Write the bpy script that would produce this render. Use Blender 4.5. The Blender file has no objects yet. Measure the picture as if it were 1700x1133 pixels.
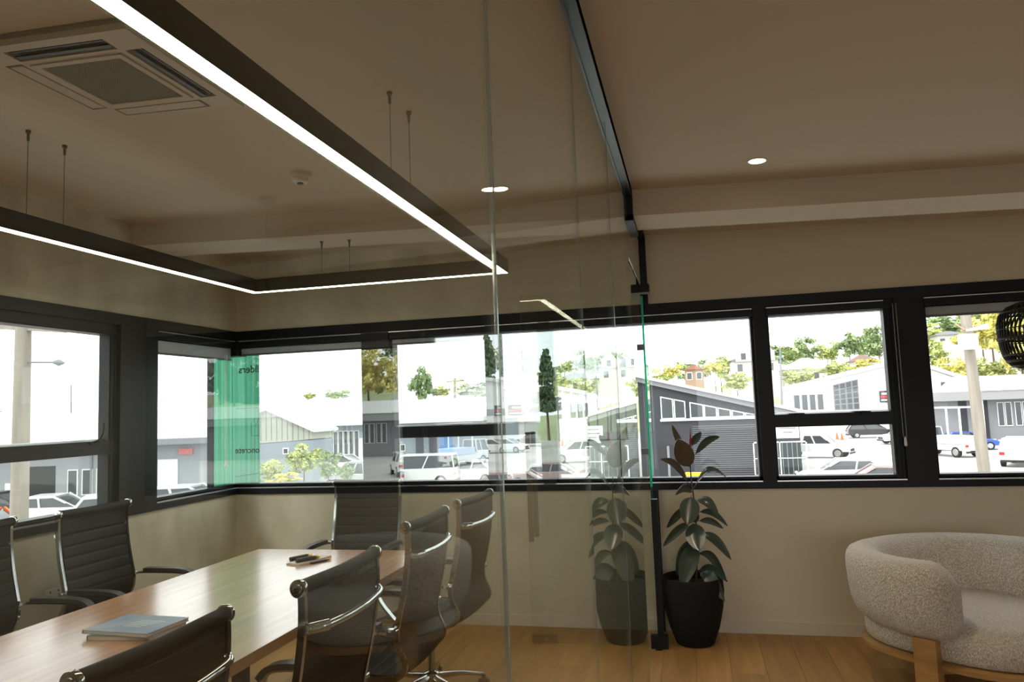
import bpy, bmesh, math, random
from mathutils import Vector, Matrix
random.seed(7)
PI = math.pi
C = bpy.context.scene.collection
scene = bpy.context.scene

# ------------------------------------------------------------------ camera
H = 1.58; FPX = 1230.3945; YAW, PITCH, ROLL = .233877, .091996, -.036665
f_ = Vector((-math.sin(YAW)*math.cos(PITCH), math.cos(YAW)*math.cos(PITCH), math.sin(PITCH)))
r0 = Vector((math.cos(YAW), math.sin(YAW), 0)); u0 = r0.cross(f_)
r_ = math.cos(ROLL)*r0 + math.sin(ROLL)*u0; u_ = -math.sin(ROLL)*r0 + math.cos(ROLL)*u0
cam = bpy.data.cameras.new('camera'); cam_o = bpy.data.objects.new('camera', cam); C.objects.link(cam_o)
cam.sensor_width = 36; cam.lens = FPX/1700*36; cam.clip_start = .05; cam.clip_end = 900
cam_o.matrix_world = Matrix(((r_.x, u_.x, -f_.x, 0), (r_.y, u_.y, -f_.y, 0), (r_.z, u_.z, -f_.z, H), (0, 0, 0, 1)))
scene.camera = cam_o

# ------------------------------------------------------------------ light, sky, exposure
scene.view_settings.view_transform = 'Standard'; scene.view_settings.look = 'None'
scene.view_settings.exposure = 0.47; scene.view_settings.gamma = 1
scene.view_settings.use_curve_mapping = False
w = bpy.data.worlds.new('overcast_sky'); scene.world = w; w.use_nodes = True
nt = w.node_tree; nt.nodes.clear()
wo = nt.nodes.new('ShaderNodeOutputWorld'); bg = nt.nodes.new('ShaderNodeBackground')
tc = nt.nodes.new('ShaderNodeTexCoord'); nz = nt.nodes.new('ShaderNodeTexNoise'); rp = nt.nodes.new('ShaderNodeValToRGB')
nz.inputs['Scale'].default_value = 2.2; nz.inputs['Detail'].default_value = 4
rp.color_ramp.elements[0].position = .3; rp.color_ramp.elements[0].color = (.86, .92, .97, 1)
rp.color_ramp.elements[1].position = .7; rp.color_ramp.elements[1].color = (1, 1, .98, 1)
nt.links.new(tc.outputs['Generated'], nz.inputs['Vector']); nt.links.new(nz.outputs['Fac'], rp.inputs['Fac'])
nt.links.new(rp.outputs['Color'], bg.inputs['Color']); nt.links.new(bg.outputs['Background'], wo.inputs['Surface'])
bg.inputs['Strength'].default_value = 2.3
sun = bpy.data.lights.new('sun', 'SUN'); sun.energy = 1.5; sun.angle = math.radians(14); sun.color = (1, .96, .86)
sun_o = bpy.data.objects.new('sun', sun); C.objects.link(sun_o)
sun_o.rotation_euler = (math.radians(42), 0, math.radians(-46))   # from behind the building, high
try:
    scene.cycles.transparent_max_bounces = 24; scene.cycles.max_bounces = 10; scene.cycles.diffuse_bounces = 5
    scene.cycles.glossy_bounces = 5; scene.cycles.use_denoising = True; scene.cycles.sample_clamp_indirect = 6
    scene.cycles.caustics_reflective = False
except Exception:
    pass

# ------------------------------------------------------------------ key dimensions
D = 5.4477; XL = -3.6618; ZH = 2.3073; ZS = .9721; GX = -.2926; XR = 3.85; YB = -3.4
def zc(x): return 2.8097 - .0352*x          # raked ceiling
def zs(x): return 2.6579 - .035*x           # soffit of the bulkhead

def ray(px, py): return f_ + (px-850)/FPX*r_ - (py-566.5)/FPX*u_
def at(px, py, x=None, y=None, z=None):
    d = ray(px, py)
    if x is not None: t = x/d.x
    elif y is not None: t = y/d.y
    else: t = (z-H)/d.z
    return Vector((0, 0, H)) + t*d

# ------------------------------------------------------------------ materials
MATS = {}
def mat(name, color=(.8, .8, .8), rough=.5, metal=0, noise=None, bump=None, spec=None, emit=None, coat=None, trans=None, sheen=None, objrand=0):
    if name in MATS: return MATS[name]
    m = bpy.data.materials.new(name); m.use_nodes = True; n = m.node_tree; b = n.nodes['Principled BSDF']
    b.inputs['Base Color'].default_value = (*color, 1); b.inputs['Roughness'].default_value = rough; b.inputs['Metallic'].default_value = metal
    if spec is not None: b.inputs['Specular IOR Level'].default_value = spec
    if coat: b.inputs['Coat Weight'].default_value = coat; b.inputs['Coat Roughness'].default_value = .2 if name == 'table_timber' else .15
    if trans: b.inputs['Transmission Weight'].default_value = trans
    if sheen: b.inputs['Sheen Weight'].default_value = sheen
    if emit: b.inputs['Emission Color'].default_value = (*emit[:3], 1); b.inputs['Emission Strength'].default_value = emit[3]
    t = n.nodes.new('ShaderNodeTexCoord')
    col = None
    if noise:      # (scale, amount, stretch xyz, colour2)
        mp = n.nodes.new('ShaderNodeMapping'); mp.inputs['Scale'].default_value = noise[2] if len(noise) > 2 else (1, 1, 1)
        nn = n.nodes.new('ShaderNodeTexNoise'); nn.inputs['Scale'].default_value = noise[0]; nn.inputs['Detail'].default_value = 6
        n.links.new(t.outputs['Object'], mp.inputs['Vector']); n.links.new(mp.outputs['Vector'], nn.inputs['Vector'])
        r = n.nodes.new('ShaderNodeValToRGB'); r.color_ramp.elements[0].position = .32; r.color_ramp.elements[1].position = .68
        c2 = noise[3] if len(noise) > 3 else tuple(c*(1-noise[1]) for c in color)
        r.color_ramp.elements[0].color = (*c2, 1); r.color_ramp.elements[1].color = (*color, 1)
        n.links.new(nn.outputs['Fac'], r.inputs['Fac']); n.links.new(r.outputs['Color'], b.inputs['Base Color']); col = r.outputs['Color']
    if objrand:
        oi = n.nodes.new('ShaderNodeObjectInfo'); hs = n.nodes.new('ShaderNodeHueSaturation')
        mr = n.nodes.new('ShaderNodeMapRange'); mr.inputs['To Min'].default_value = 1-objrand; mr.inputs['To Max'].default_value = 1+objrand
        n.links.new(oi.outputs['Random'], mr.inputs['Value']); n.links.new(mr.outputs['Result'], hs.inputs['Value'])
        if col: n.links.new(col, hs.inputs['Color'])
        else: hs.inputs['Color'].default_value = (*color, 1)
        n.links.new(hs.outputs['Color'], b.inputs['Base Color'])
    if bump:       # (scale, strength, distance, stretch)
        mp = n.nodes.new('ShaderNodeMapping'); mp.inputs['Scale'].default_value = bump[3] if len(bump) > 3 else (1, 1, 1)
        nn = n.nodes.new('ShaderNodeTexNoise'); nn.inputs['Scale'].default_value = bump[0]; nn.inputs['Detail'].default_value = 3
        bp = n.nodes.new('ShaderNodeBump'); bp.inputs['Strength'].default_value = bump[1]; bp.inputs['Distance'].default_value = bump[2]
        n.links.new(t.outputs['Object'], mp.inputs['Vector']); n.links.new(mp.outputs['Vector'], nn.inputs['Vector'])
        n.links.new(nn.outputs['Fac'], bp.inputs['Height']); n.links.new(bp.outputs['Normal'], b.inputs['Normal'])
    MATS[name] = m; return m

def thin_glass(name, tint, base=.04, dust=0):
    """Flat architectural glass: straight-through transparency plus an angle-dependent mirror."""
    m = bpy.data.materials.new(name); m.use_nodes = True; n = m.node_tree; n.nodes.clear()
    out = n.nodes.new('ShaderNodeOutputMaterial'); mx = n.nodes.new('ShaderNodeMixShader')
    tr = n.nodes.new('ShaderNodeBsdfTransparent'); gl = n.nodes.new('ShaderNodeBsdfGlossy')
    tr.inputs['Color'].default_value = (*tint, 1); gl.inputs['Roughness'].default_value = 0; gl.inputs['Color'].default_value = (.97, 1, .99, 1)
    ge = n.nodes.new('ShaderNodeNewGeometry'); dt = n.nodes.new('ShaderNodeVectorMath'); dt.operation = 'DOT_PRODUCT'
    def mth(op, a, b2=None):
        q = n.nodes.new('ShaderNodeMath'); q.operation = op
        for i, v in enumerate((a, b2)):
            if v is None: continue
            if isinstance(v, (int, float)): q.inputs[i].default_value = v
            else: n.links.new(v, q.inputs[i])
        return q.outputs[0]
    n.links.new(ge.outputs['Incoming'], dt.inputs[0]); n.links.new(ge.outputs['Normal'], dt.inputs[1])
    c = mth('ABSOLUTE', dt.outputs['Value']); k = mth('SUBTRACT', 1, c); p = mth('POWER', k, 5)
    fr = mth('ADD', mth('MULTIPLY', p, 1-base), base)
    n.links.new(fr, mx.inputs['Fac']); n.links.new(tr.outputs[0], mx.inputs[1]); n.links.new(gl.outputs[0], mx.inputs[2])
    n.links.new(mx.outputs[0], out.inputs['Surface']); MATS[name] = m; return m

paint_warm = mat('paint_warm', (.65, .59, .46), .85, bump=(60, .08, .002))
paint_ceil = mat('paint_ceiling', (.60, .53, .42), .9, bump=(50, .05, .002))
plaster = mat('polished_plaster', (.68, .655, .52), .6, noise=(3.4, .3, (1, 1, .7), (.46, .435, .33)), bump=(9, .15, .004))
black_alu = mat('black_aluminium', (.004, .005, .007), .45, spec=.28)
black_soft = mat('black_satin', (.005, .0055, .006), .55, spec=.3)
alu = mat('brushed_aluminium', (.62, .64, .66), .3, metal=1)
chrome = mat('chrome', (.50, .50, .49), .1, metal=1)
leather = mat('ribbed_black_leatherette', (.008, .009, .0095), .6, spec=.22, bump=(300, .2, .001))
plastic = mat('black_plastic', (.02, .02, .022), .42)
white_plastic = mat('white_plastic', (.72, .69, .62), .5)
skirt_m = mat('skirting_paint', (.62, .56, .47), .6)
plank_m = mat('oak_plank', (.41, .235, .078), .42, noise=(3.0, .3, (6, .5, 1), (.29, .155, .045)), bump=(14, .12, .002, (5, .4, 1)), objrand=.14)
table_m = mat('table_timber', (.55, .29, .12), .34, noise=(3.2, .3, (8, .55, 1), (.36, .16, .06)), bump=(12, .08, .002, (5, .4, 1)), coat=1, spec=.7)
oak_m = mat('chair_oak', (.46, .26, .09), .45, noise=(5, .25, (1, 1, 4), (.32, .17, .055)))
pane_glass = thin_glass('window_glass', (.985, .992, .99), .02)
part_glass = thin_glass('partition_glass', (.93, .955, .94), .05)
gedge = mat('glass_edge_green', (.03, .62, .38), .2, trans=.85)
gedge_dark = mat('glass_edge_polished', (.30, .34, .32), .25, trans=.5)
led = mat('led_strip', (1, 1, 1), .5, emit=(1, .88, .66, 18))
down_led = mat('downlight_glow', (1, 1, 1), .5, emit=(1, .80, .58, 9))
green_film = None

# ------------------------------------------------------------------ mesh helpers
def bm_new(): return bmesh.new()
def obj(name, bm, m, parent=None, smooth=False, kind=None, bevel=0, autos=None):
    me = bpy.data.meshes.new(name)
    if bevel:
        bmesh.ops.bevel(bm, geom=[e for e in bm.edges if len(e.link_faces) == 2 and e.calc_face_angle(0) > .6], offset=bevel, segments=2, affect='EDGES', profile=.6)
    bmesh.ops.recalc_face_normals(bm, faces=bm.faces)
    bm.to_mesh(me); bm.free()
    for mm in (m if isinstance(m, (list, tuple)) else [m]): me.materials.append(mm)
    if smooth:
        me.polygons.foreach_set('use_smooth', [True]*len(me.polygons))
        me.set_sharp_from_angle(angle=math.radians(autos or 40))
    o = bpy.data.objects.new(name, me); C.objects.link(o)
    if parent: o.parent = parent
    if kind: o['kind'] = kind
    return o
def quad(bm, vs, mi=0):
    f = bm.faces.new([bm.verts.new(v) for v in vs]); f.material_index = mi; return f
def bx(bm, x0, x1, y0, y1, z0, z1, mi=0, M=None):
    vs = [Vector((x, y, z)) for x in (x0, x1) for y in (y0, y1) for z in (z0, z1)]
    if M: vs = [M @ v for v in vs]
    v = [bm.verts.new(p) for p in vs]
    for q in ((0, 1, 3, 2), (4, 6, 7, 5), (0, 4, 5, 1), (2, 3, 7, 6), (0, 2, 6, 4), (1, 5, 7, 3)):
        f = bm.faces.new([v[i] for i in q]); f.material_index = mi
def ring_sweep(bm, rings, closed=False, cap=True, mi=0):
    rv = [[bm.verts.new(p) for p in r] for r in rings]; n = len(rv[0]); m = len(rv)
    for i in range(m if closed else m-1):
        a, b = rv[i], rv[(i+1) % m]
        for j in range(n):
            f = bm.faces.new((a[j], a[(j+1) % n], b[(j+1) % n], b[j])); f.material_index = mi
    if cap and not closed:
        bm.faces.new(rv[0][::-1]).material_index = mi; bm.faces.new(rv[-1]).material_index = mi
def frames(pts):
    pts = [Vector(p) for p in pts]; out = []; up = None
    for i, p in enumerate(pts):
        a = pts[max(i-1, 0)]; b = pts[min(i+1, len(pts)-1)]; t = (b-a).normalized()
        if up is None:
            up = Vector((0, 0, 1)) if abs(t.z) < .9 else Vector((0, 1, 0))
        s = t.cross(up).normalized(); up = s.cross(t).normalized(); out.append((p, s, up))
    return out
def tube(bm, pts, r, n=8, mi=0, closed=False, rs=None):
    rings = []
    for i, (p, s, u) in enumerate(frames(pts)):
        q = rs[i] if rs else r
        a, b = (q if isinstance(q, (tuple, list)) else (q, q))
        rings.append([p + s*a*math.cos(2*PI*k/n) + u*b*math.sin(2*PI*k/n) for k in range(n)])
    ring_sweep(bm, rings, closed, mi=mi)
def bar(bm, pts, wx, wz, mi=0):          # rectangular section sweep
    rings = [[p+s*wx+u*wz, p-s*wx+u*wz, p-s*wx-u*wz, p+s*wx-u*wz] for p, s, u in frames(pts)]
    ring_sweep(bm, rings, mi=mi)
def lathe(bm, prof, n=24, c=(0, 0, 0), mi=0, cap=False):
    c = Vector(c)
    rings = [[c+Vector((r*math.cos(2*PI*k/n), r*math.sin(2*PI*k/n), z)) for k in range(n)] for r, z in prof]
    ring_sweep(bm, rings, cap=cap, mi=mi)
def prism(bm, poly, ax, a, b, mi=0):      # extrude a polygon along axis ax from a to b; poly are the other 2 coordinates
    def mk(p, t):
        return Vector((t, p[0], p[1])) if ax == 0 else Vector((p[0], t, p[1])) if ax == 1 else Vector((p[0], p[1], t))
    v0 = [bm.verts.new(mk(p, a)) for p in poly]; v1 = [bm.verts.new(mk(p, b)) for p in poly]; n = len(poly)
    bm.faces.new(v0).material_index = mi; bm.faces.new(v1[::-1]).material_index = mi
    for i in range(n): bm.faces.new((v0[i], v1[i], v1[(i+1) % n], v0[(i+1) % n])).material_index = mi
def spline(pts, k=6):
    pts = [Vector(p) for p in pts]; out = []
    for i in range(len(pts)-1):
        p0 = pts[max(i-1, 0)]; p1 = pts[i]; p2 = pts[i+1]; p3 = pts[min(i+2, len(pts)-1)]
        for j in range(k):
            t = j/k; out.append(.5*((2*p1)+(p2-p0)*t+(2*p0-5*p1+4*p2-p3)*t*t+(3*p1-p0-3*p2+p3)*t**3))
    return out+[pts[-1]]
def thing(name, label, cat, loc=(0, 0, 0), rz=0, group=None):
    o = bpy.data.objects.new(name, None); C.objects.link(o); o.location = loc; o.rotation_euler = (0, 0, rz)
    o.empty_display_size = .1; o['label'] = label; o['category'] = cat
    if group: o['group'] = group
    return o
def tag(o, label, cat, group=None, kind=None):
    o['label'] = label; o['category'] = cat
    if group: o['group'] = group
    if kind: o['kind'] = kind
    return o
def struct(name, label=None, cat=None):
    o = bpy.data.objects.new(name, None); C.objects.link(o); o['kind'] = 'structure'
    o['label'] = label; o['category'] = cat
    return o
def dup(root, loc=None, rz=None, label=None, group=None):
    r = root.copy(); C.objects.link(r)
    if loc is not None: r.location = loc
    if rz is not None: r.rotation_euler = (0, 0, rz)
    if label: r['label'] = label
    if group: r['group'] = group
    for ch in list(root.children):
        c = ch.copy(); C.objects.link(c); c.parent = r
        for g in list(ch.children):
            d = g.copy(); C.objects.link(d); d.parent = c
    return r
def text_obj(name, body, size, m, parent=None, M=None, ext=.001, bold=0, align='CENTER'):
    cu = bpy.data.curves.new(name, 'FONT'); cu.body = body; cu.size = size; cu.extrude = ext; cu.offset = bold
    cu.align_x = align; cu.align_y = 'CENTER'
    t = bpy.data.objects.new(name+'_tmp', cu); C.objects.link(t)
    me = bpy.data.meshes.new_from_object(t.evaluated_get(bpy.context.evaluated_depsgraph_get())); bpy.data.objects.remove(t)
    me.name = name; me.materials.clear(); me.materials.append(m)
    if M is not None: me.transform(M)
    o = bpy.data.objects.new(name, me); C.objects.link(o)
    if parent: o.parent = parent
    return o

# ------------------------------------------------------------------ room shell
floor = struct('floor', 'oak plank floor of the meeting room and lounge', 'floor')
b = bm_new(); bx(b, XL-.15, XR+.15, YB-.1, D+.15, -.25, -.018); obj('floor_slab', b, black_soft, floor)
pw = .2; i = 0; xx = XL
while xx < XR:
    yy = YB - random.random()*1.9
    while yy < D:
        L = 2.2; y0, y1 = max(yy, YB), min(yy+L, D); x1 = min(xx+pw, XR)
        if y1-y0 > .05 and (y1 > .6 or abs(xx) < 3):
            b = bm_new(); bx(b, -(x1-xx)/2+.0008, (x1-xx)/2-.0008, -(y1-y0)/2+.0008, (y1-y0)/2-.0008, -.018, 0)
            o = obj('plank', b, plank_m, floor); o.location = ((xx+x1)/2, (y0+y1)/2, 0)
        yy += L
    xx += pw
# ceiling (raked)
b = bm_new(); prism(b, [(XL-.15, zc(XL-.15)), (XR+.15, zc(XR+.15)), (XR+.15, zc(XR)+.45), (XL-.15, zc(XL)+.45)], 1, YB-.1, D+.15)
o = obj('ceiling', b, paint_ceil); o['kind'] = 'structure'; o['label'] = 'raked warm white plasterboard ceiling'
BY0, BY1 = 4.2496, 4.62
b = bm_new()
for (y0, y1) in ((BY0, BY1),):
    prism(b, [(XL, zs(XL)), (XR, zs(XR)), (XR, zc(XR)+.01), (XL, zc(XL)+.01)], 1, y0, y1)
o = obj('trim_1', b, paint_ceil); o['kind'] = 'structure'; o['label'] = 'boxed ceiling bulkhead running along the window wall'
# window wall, seen as wall_back
def wall_piece(name, parts, m, label):
    b = bm_new()
    for p in parts: bx(b, *p)
    o = obj(name, b, m); o['kind'] = 'structure'; o['label'] = label; return o
wb = struct('wall_back', 'long window wall, plaster left of the partition and smooth paint right of it', 'wall')
b = bm_new(); bx(b, XL-.2, GX, D, D+.2, 0, ZS); prism(b, [(XL-.2, ZH), (GX, ZH), (GX, zc(GX)+.02), (XL-.2, zc(XL)+.02)], 1, D, D+.2)
obj('plaster_panel', b, plaster, wb)
b = bm_new(); bx(b, GX, XR, D, D+.2, 0, ZS); prism(b, [(GX, ZH), (XR, ZH), (XR, zc(XR)+.02), (GX, zc(GX)+.02)], 1, D, D+.2)
obj('painted_panel', b, paint_warm, wb)
b = bm_new(); bx(b, XL-.2, XL, YB, D+.2, 0, ZS); bx(b, XL-.2, XL, YB, D+.2, ZH, zc(XL)+.03); bx(b, XL-.2, XL, YB, .9, ZS, ZH)
o = obj('wall_left', b, plaster); o['kind'] = 'structure'; o['label'] = 'mottled grey plaster wall with the left windows'
b = bm_new(); prism(b, [(YB, 0), (D, 0), (D, zc(XR)+.02), (YB, zc(XR)+.02)], 0, XR, XR+.15)
o = obj('wall_right', b, paint_warm); o['kind'] = 'structure'
b = bm_new(); prism(b, [(XL, 2.3), (XR, 2.3), (XR, zc(XR)+.02), (XL, zc(XL)+.02)], 1, YB-.1, YB)
for q in ((XL, XR, 0, .35), (XL, .1, .35, 2.3), (3.6, XR, .5, 2.3)): bx(b, q[0], q[1], YB-.1, YB, q[2], q[3])  # unseen wall; its wide opening is added to let more daylight in
o = obj('wall_front', b, paint_warm); o['kind'] = 'structure'
# facade of our own storey below floor
b = bm_new(); bx(b, XL-.2, XR, D+.02, D+.2, -3, -.02); bx(b, XL-.2, XL-.02, YB, D+.2, -3, -.02)
o = obj('trim_2', b, mat('outer_wall', (.3, .3, .3), .8)); o['kind'] = 'structure'; o['label'] = 'outer wall of the storey below'
# baseboards
b = bm_new(); bx(b, GX+.03, XR, D-.014, D, 0, .078); o = obj('baseboard_back', b, skirt_m, bevel=.002); o['kind'] = 'structure'
b = bm_new(); bx(b, XL, GX-.03, D-.014, D, 0, .078); o = obj('baseboard_back.001', b, skirt_m, bevel=.002); o['kind'] = 'structure'
b = bm_new(); bx(b, XL, XL+.014, YB, D-.014, 0, .078); o = obj('baseboard_left', b, skirt_m, bevel=.002); o['kind'] = 'structure'

# ------------------------------------------------------------------ windows
# every window: black reveal frame flush with the wall, glass set back .08 m; u = coordinate along wall
GS = .085
def place(bm, plane, u0, u1, d0, d1, z0, z1, mi=0):
    """d = depth outwards from the inner wall face (negative = into room)"""
    if plane == 'B': bx(bm, u0, u1, D+d0, D+d1, z0, z1, mi)
    else: bx(bm, XL-d1, XL-d0, u0, u1, z0, z1, mi)
PROUD = -.012
ZT = 2.165; ZBm = 1.03
def window(n, plane, u0, u1, label, transom=None, open0=False, open1=False):
    """u0..u1 = clear opening between mullions"""
    wn = struct('window_%d' % n, label, 'window')
    b = bm_new(); e = .02
    for (a, c) in ([] if open0 else [(u0, u0+e)])+([] if open1 else [(u1-e, u1)]): place(b, plane, a, c, .03, .13, ZBm-.01, ZT+.02)
    place(b, plane, u0, u1, .03, .13, ZBm-.01, ZBm+.022); place(b, plane, u0, u1, .03, .13, ZT-.0, ZT+.03)
    obj('sash_frame', b, black_alu, wn, bevel=.002)
    if transom:
        b = bm_new(); place(b, plane, u0+.001, u1-.001, .015, .13, transom[0], transom[1]); obj('transom', b, black_alu, wn, bevel=.003)
        b = bm_new(); place(b, plane, u0+e, u1-e, .06, .12, transom[1], transom[1]+.012); obj('glazing_bead', b, alu, wn)
        zz = [(ZBm+.01, transom[0]+.01), (transom[1]-.01, ZT+.01)]
    else: zz = [(ZBm+.01, ZT+.01)]
    for z0, z1 in zz:
        b = bm_new(); place(b, plane, u0+.008, u1-.008, GS, GS+.006, z0, z1); obj('pane', b, pane_glass, wn)
    b = bm_new(); place(b, plane, u0+.004, u1-.004, -.004, .03, ZBm-.012, ZBm-.004); obj('sill_ledge', b, alu, wn)
    b = bm_new(); place(b, plane, u0+.004, u1-.004, .03, .045, ZBm-.012, ZBm+.004); obj('sill_channel', b, alu, wn)
    return wn
frame = struct('trim_3', 'black aluminium casing around the back window band', 'window casing')
def casing(plane, ua, ub, mulls, parent):
    b = bm_new(); place(b, plane, ua, ub, PROUD, .15, ZS, ZBm-.012); obj('sill_rail', b, black_alu, parent, bevel=.003)
    b = bm_new(); place(b, plane, ua, ub, PROUD, .15, 2.235, ZH); place(b, plane, ua, ub, .02, .15, ZT+.01, 2.235); obj('head_rail', b, black_alu, parent, bevel=.003)
    for a, c in mulls:
        b = bm_new(); place(b, plane, a, c, PROUD+.002, .15, ZBm-.012, 2.235); obj('mullion', b, black_alu, parent, bevel=.003)
mB = [(-2.53, -2.30), (-1.505, -1.425), (.452, .538), (1.363, 1.546), (3.45, XR)]
casing('B', XL-.15, XR, mB, frame)
frame2 = struct('trim_4', 'black aluminium casing around the left window band', 'window casing')
mL = [(4.15, 4.504), (.9, 1.3)]
casing('L', .9, D-.0, mL, frame2)
tr = (1.388, 1.475)
window(1, 'B', XL-.06, -2.53, 'clear fixed window right of the green corner film', open0=True)
window(2, 'B', -2.30, -1.505, 'window with low transom behind the far end chair', tr)
window(3, 'B', -1.425, .452, 'widest fixed window, crossed by the glass partition')
window(4, 'B', .538, 1.363, 'window with low transom right of the rubber plant', tr)
window(5, 'B', 1.546, 3.45, 'fixed window behind the black rattan pendant')
window(6, 'L', 1.3, 4.15, 'wide left window with low transom and black stay handle', tr)
w8 = window(7, 'L', 4.504, D+.06, 'narrow fixed window of the left wall next to the corner', open1=True)
# dark vertical frame where the left band meets the film
b = bm_new(); place(b, 'L', 5.205, 5.225, .05, .1, ZBm, ZT); obj('frame_strip', b, black_alu, w8)
# sash details and stay handles
b = bm_new(); place(b, 'L', 4.085, 4.15, .02, .1, ZBm, ZT); place(b, 'L', 4.095, 4.103, .012, .02, ZBm, ZT); place(b, 'L', 4.125, 4.131, .012, .02, ZBm, ZT)
o = obj('sash_stile', b, black_alu, bpy.data.objects['window_6'], bevel=.002)
b = bm_new(); place(b, 'B', 1.30, 1.363, .02, .1, ZBm, ZT); place(b, 'B', 1.315, 1.321, .012, .02, ZBm, ZT); place(b, 'B', 1.34, 1.346, .012, .02, ZBm, ZT)
obj('sash_stile', b, black_alu, bpy.data.objects['window_4'], bevel=.002)
hp = at(160, 731, x=XL+.02)
b = bm_new(); bx(b, XL-.02, XL+.012, hp.y-.03, hp.y+.03, 1.46, 1.474); tube(b, spline([(XL+.005, hp.y-.01, 1.47), (XL+.03, hp.y+.01, 1.485), (XL+.035, hp.y+.035, 1.53), (XL+.03, hp.y+.045, 1.585)], 4), .007, 8)
obj('stay_handle', b, black_soft, bpy.data.objects['window_6'], smooth=True)
for u in (.70, 1.12):
    b = bm_new(); bx(b, u-.05, u+.05, D-.004, D+.02, 1.475, 1.482); bx(b, u-.01, u+.01, D-.012, D+.01, 1.46, 1.483)
    obj('sash_catch', b, black_soft, bpy.data.objects['window_4'], bevel=.001)

# green film on the glass corner
gm = bpy.data.materials.new('green_wrap_film'); gm.use_nodes = True; n = gm.node_tree; n.nodes.clear()
out = n.nodes.new('ShaderNodeOutputMaterial'); m1 = n.nodes.new('ShaderNodeMixShader'); tl = n.nodes.new('ShaderNodeBsdfTranslucent'); df = n.nodes.new('ShaderNodeBsdfDiffuse')
tcg = n.nodes.new('ShaderNodeTexCoord'); mg = n.nodes.new('ShaderNodeMapping'); ng = n.nodes.new('ShaderNodeTexNoise'); rg = n.nodes.new('ShaderNodeValToRGB')
mg.inputs['Scale'].default_value = (40, 40, .3); ng.inputs['Scale'].default_value = 1.5
rg.color_ramp.elements[0].color = (.20, .44, .34, 1); rg.color_ramp.elements[1].color = (.34, .60, .49, 1); rg.color_ramp.elements[0].position = .35; rg.color_ramp.elements[1].position = .65
n.links.new(tcg.outputs['Object'], mg.inputs['Vector']); n.links.new(mg.outputs['Vector'], ng.inputs['Vector']); n.links.new(ng.outputs['Fac'], rg.inputs['Fac'])
n.links.new(rg.outputs['Color'], tl.inputs['Color']); n.links.new(rg.outputs['Color'], df.inputs['Color']); m1.inputs['Fac'].default_value = .15
n.links.new(tl.outputs[0], m1.inputs[1]); n.links.new(df.outputs[0], m1.inputs[2]); n.links.new(m1.outputs[0], out.inputs['Surface'])
film = thing('green_corner_sign', 'green film sign with reversed black lettering wrapped round the glass corner', 'sign', (XL, D, 1.05))
b = bm_new(); bx(b, 0-.104, -.102, -.225, .104, 0, 1.07); bx(b, -.104, .15, .102, .104, 0, 1.07); obj('film', b, gm, film)
ink = mat('black_ink', (.012, .03, .022), .7)
Mr = Matrix.Translation((.146, .099, 0)) @ Matrix.Rotation(PI/2, 4, 'X')
for s, zz, fs in (('ilders', .945, .088), ('oncrete', .27, .072)):
    # printed to be read from outside: mirrored from the room
    text_obj('lettering', s, fs, ink, film, Matrix.Translation((.15, .0995, zz)) @ Matrix.Scale(-1, 4, (1, 0, 0)) @ Matrix.Rotation(PI/2, 4, 'X') , ext=.0006, bold=.0012, align='LEFT')
for nm, seg in (('printed_line', [(.145, .62), (-.07, .62)]), ('printed_line', [(.145, .08), (-.07, .055)]), ('printed_emblem', [(.145, .39), (.075, .39), (.075, .49), (.10, .53), (.118, .47), (.145, .53)])):
    b = bm_new(); tube(b, [(a, .099, c) for a, c in seg], .0018, 6); obj(nm, b, ink, film)

# roller blinds
blind_fab = mat('blind_fabric', (.42, .47, .52), .8)
def blind(plane, u0, u1, label, drop=.055, fabric=True, chain=None):
    t = thing('roller_blind', label, 'blind', (0, 0, 0), group='roller blinds under the window heads')
    zt = 2.225
    b = bm_new(); place(b, plane, u0, u1, -.005, .055, zt-.055, zt); obj('cassette', b, black_alu, t, bevel=.002)
    b = bm_new(); place(b, plane, u0, u1, -.012, -.004, zt-.004, zt+.002); obj('highlight_strip', b, alu, t)  # bright strip added as the highlight along the cassette edge
    if fabric:
        b = bm_new(); place(b, plane, u0+.01, u1-.01, .03, .032, zt-.055-drop, zt-.05); obj('fabric', b, blind_fab, t)
        b = bm_new(); place(b, plane, u0+.01, u1-.01, .024, .038, zt-.07-drop, zt-.055-drop); obj('bottom_rail', b, mat('blind_rail', (.12, .12, .12), .5), t)
    if chain:
        u, zb = chain; b = bm_new()
        for du in (-.012, .012):
            p0 = (u+du, D+.0, zt-.05) if plane == 'B' else (XL+.0, u+du, zt-.05)
            p1 = (u+du, D+.0, zb) if plane == 'B' else (XL+.0, u+du, zb)
            tube(b, [p0, p1], .0022, 5)
        c = (u, D, zb) if plane == 'B' else (XL, u, zb)
        lathe(b, [(.003, -.05), (.012, -.045), (.009, -.01), (.004, 0)], 8, c, cap=True)
        obj('bead_chain', b, white_plastic, t, smooth=True)
    return t
blind('B', XL+.02, -2.535, 'rolled blind over the window right of the green corner', .05)
blind('B', -2.295, -1.51, 'rolled blind over the window behind the far end chair', .035, chain=None)
blind('B', -1.42, .447, 'rolled blind cassette over the widest window', fabric=False)
blind('B', .543, 1.30, 'rolled blind cassette above the window right of the plant', fabric=False, chain=None)
blind('B', 1.551, 3.445, 'rolled blind with a strip of fabric behind the rattan pendant', .06)
blind('L', 4.51, 5.43, 'rolled blind with grey fabric strip on the left wall', .09, chain=None)
b = bm_new(); bx(b, XL-.10, XL+.03, D-.03, D+.10, 2.105, 2.235); obj('corner_head_box', b, black_alu, frame)
t = thing('bead_chain', 'white looped blind cord hanging in front of the green film', 'cord', at(375, 600, x=XL+.02))
b = bm_new(); L = t.location.z-at(375, 765, x=XL+.02).z
for dy in (-.013, .013): tube(b, [(0, dy, .06), (0, dy*.9, -L)], .0022, 6)
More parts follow.
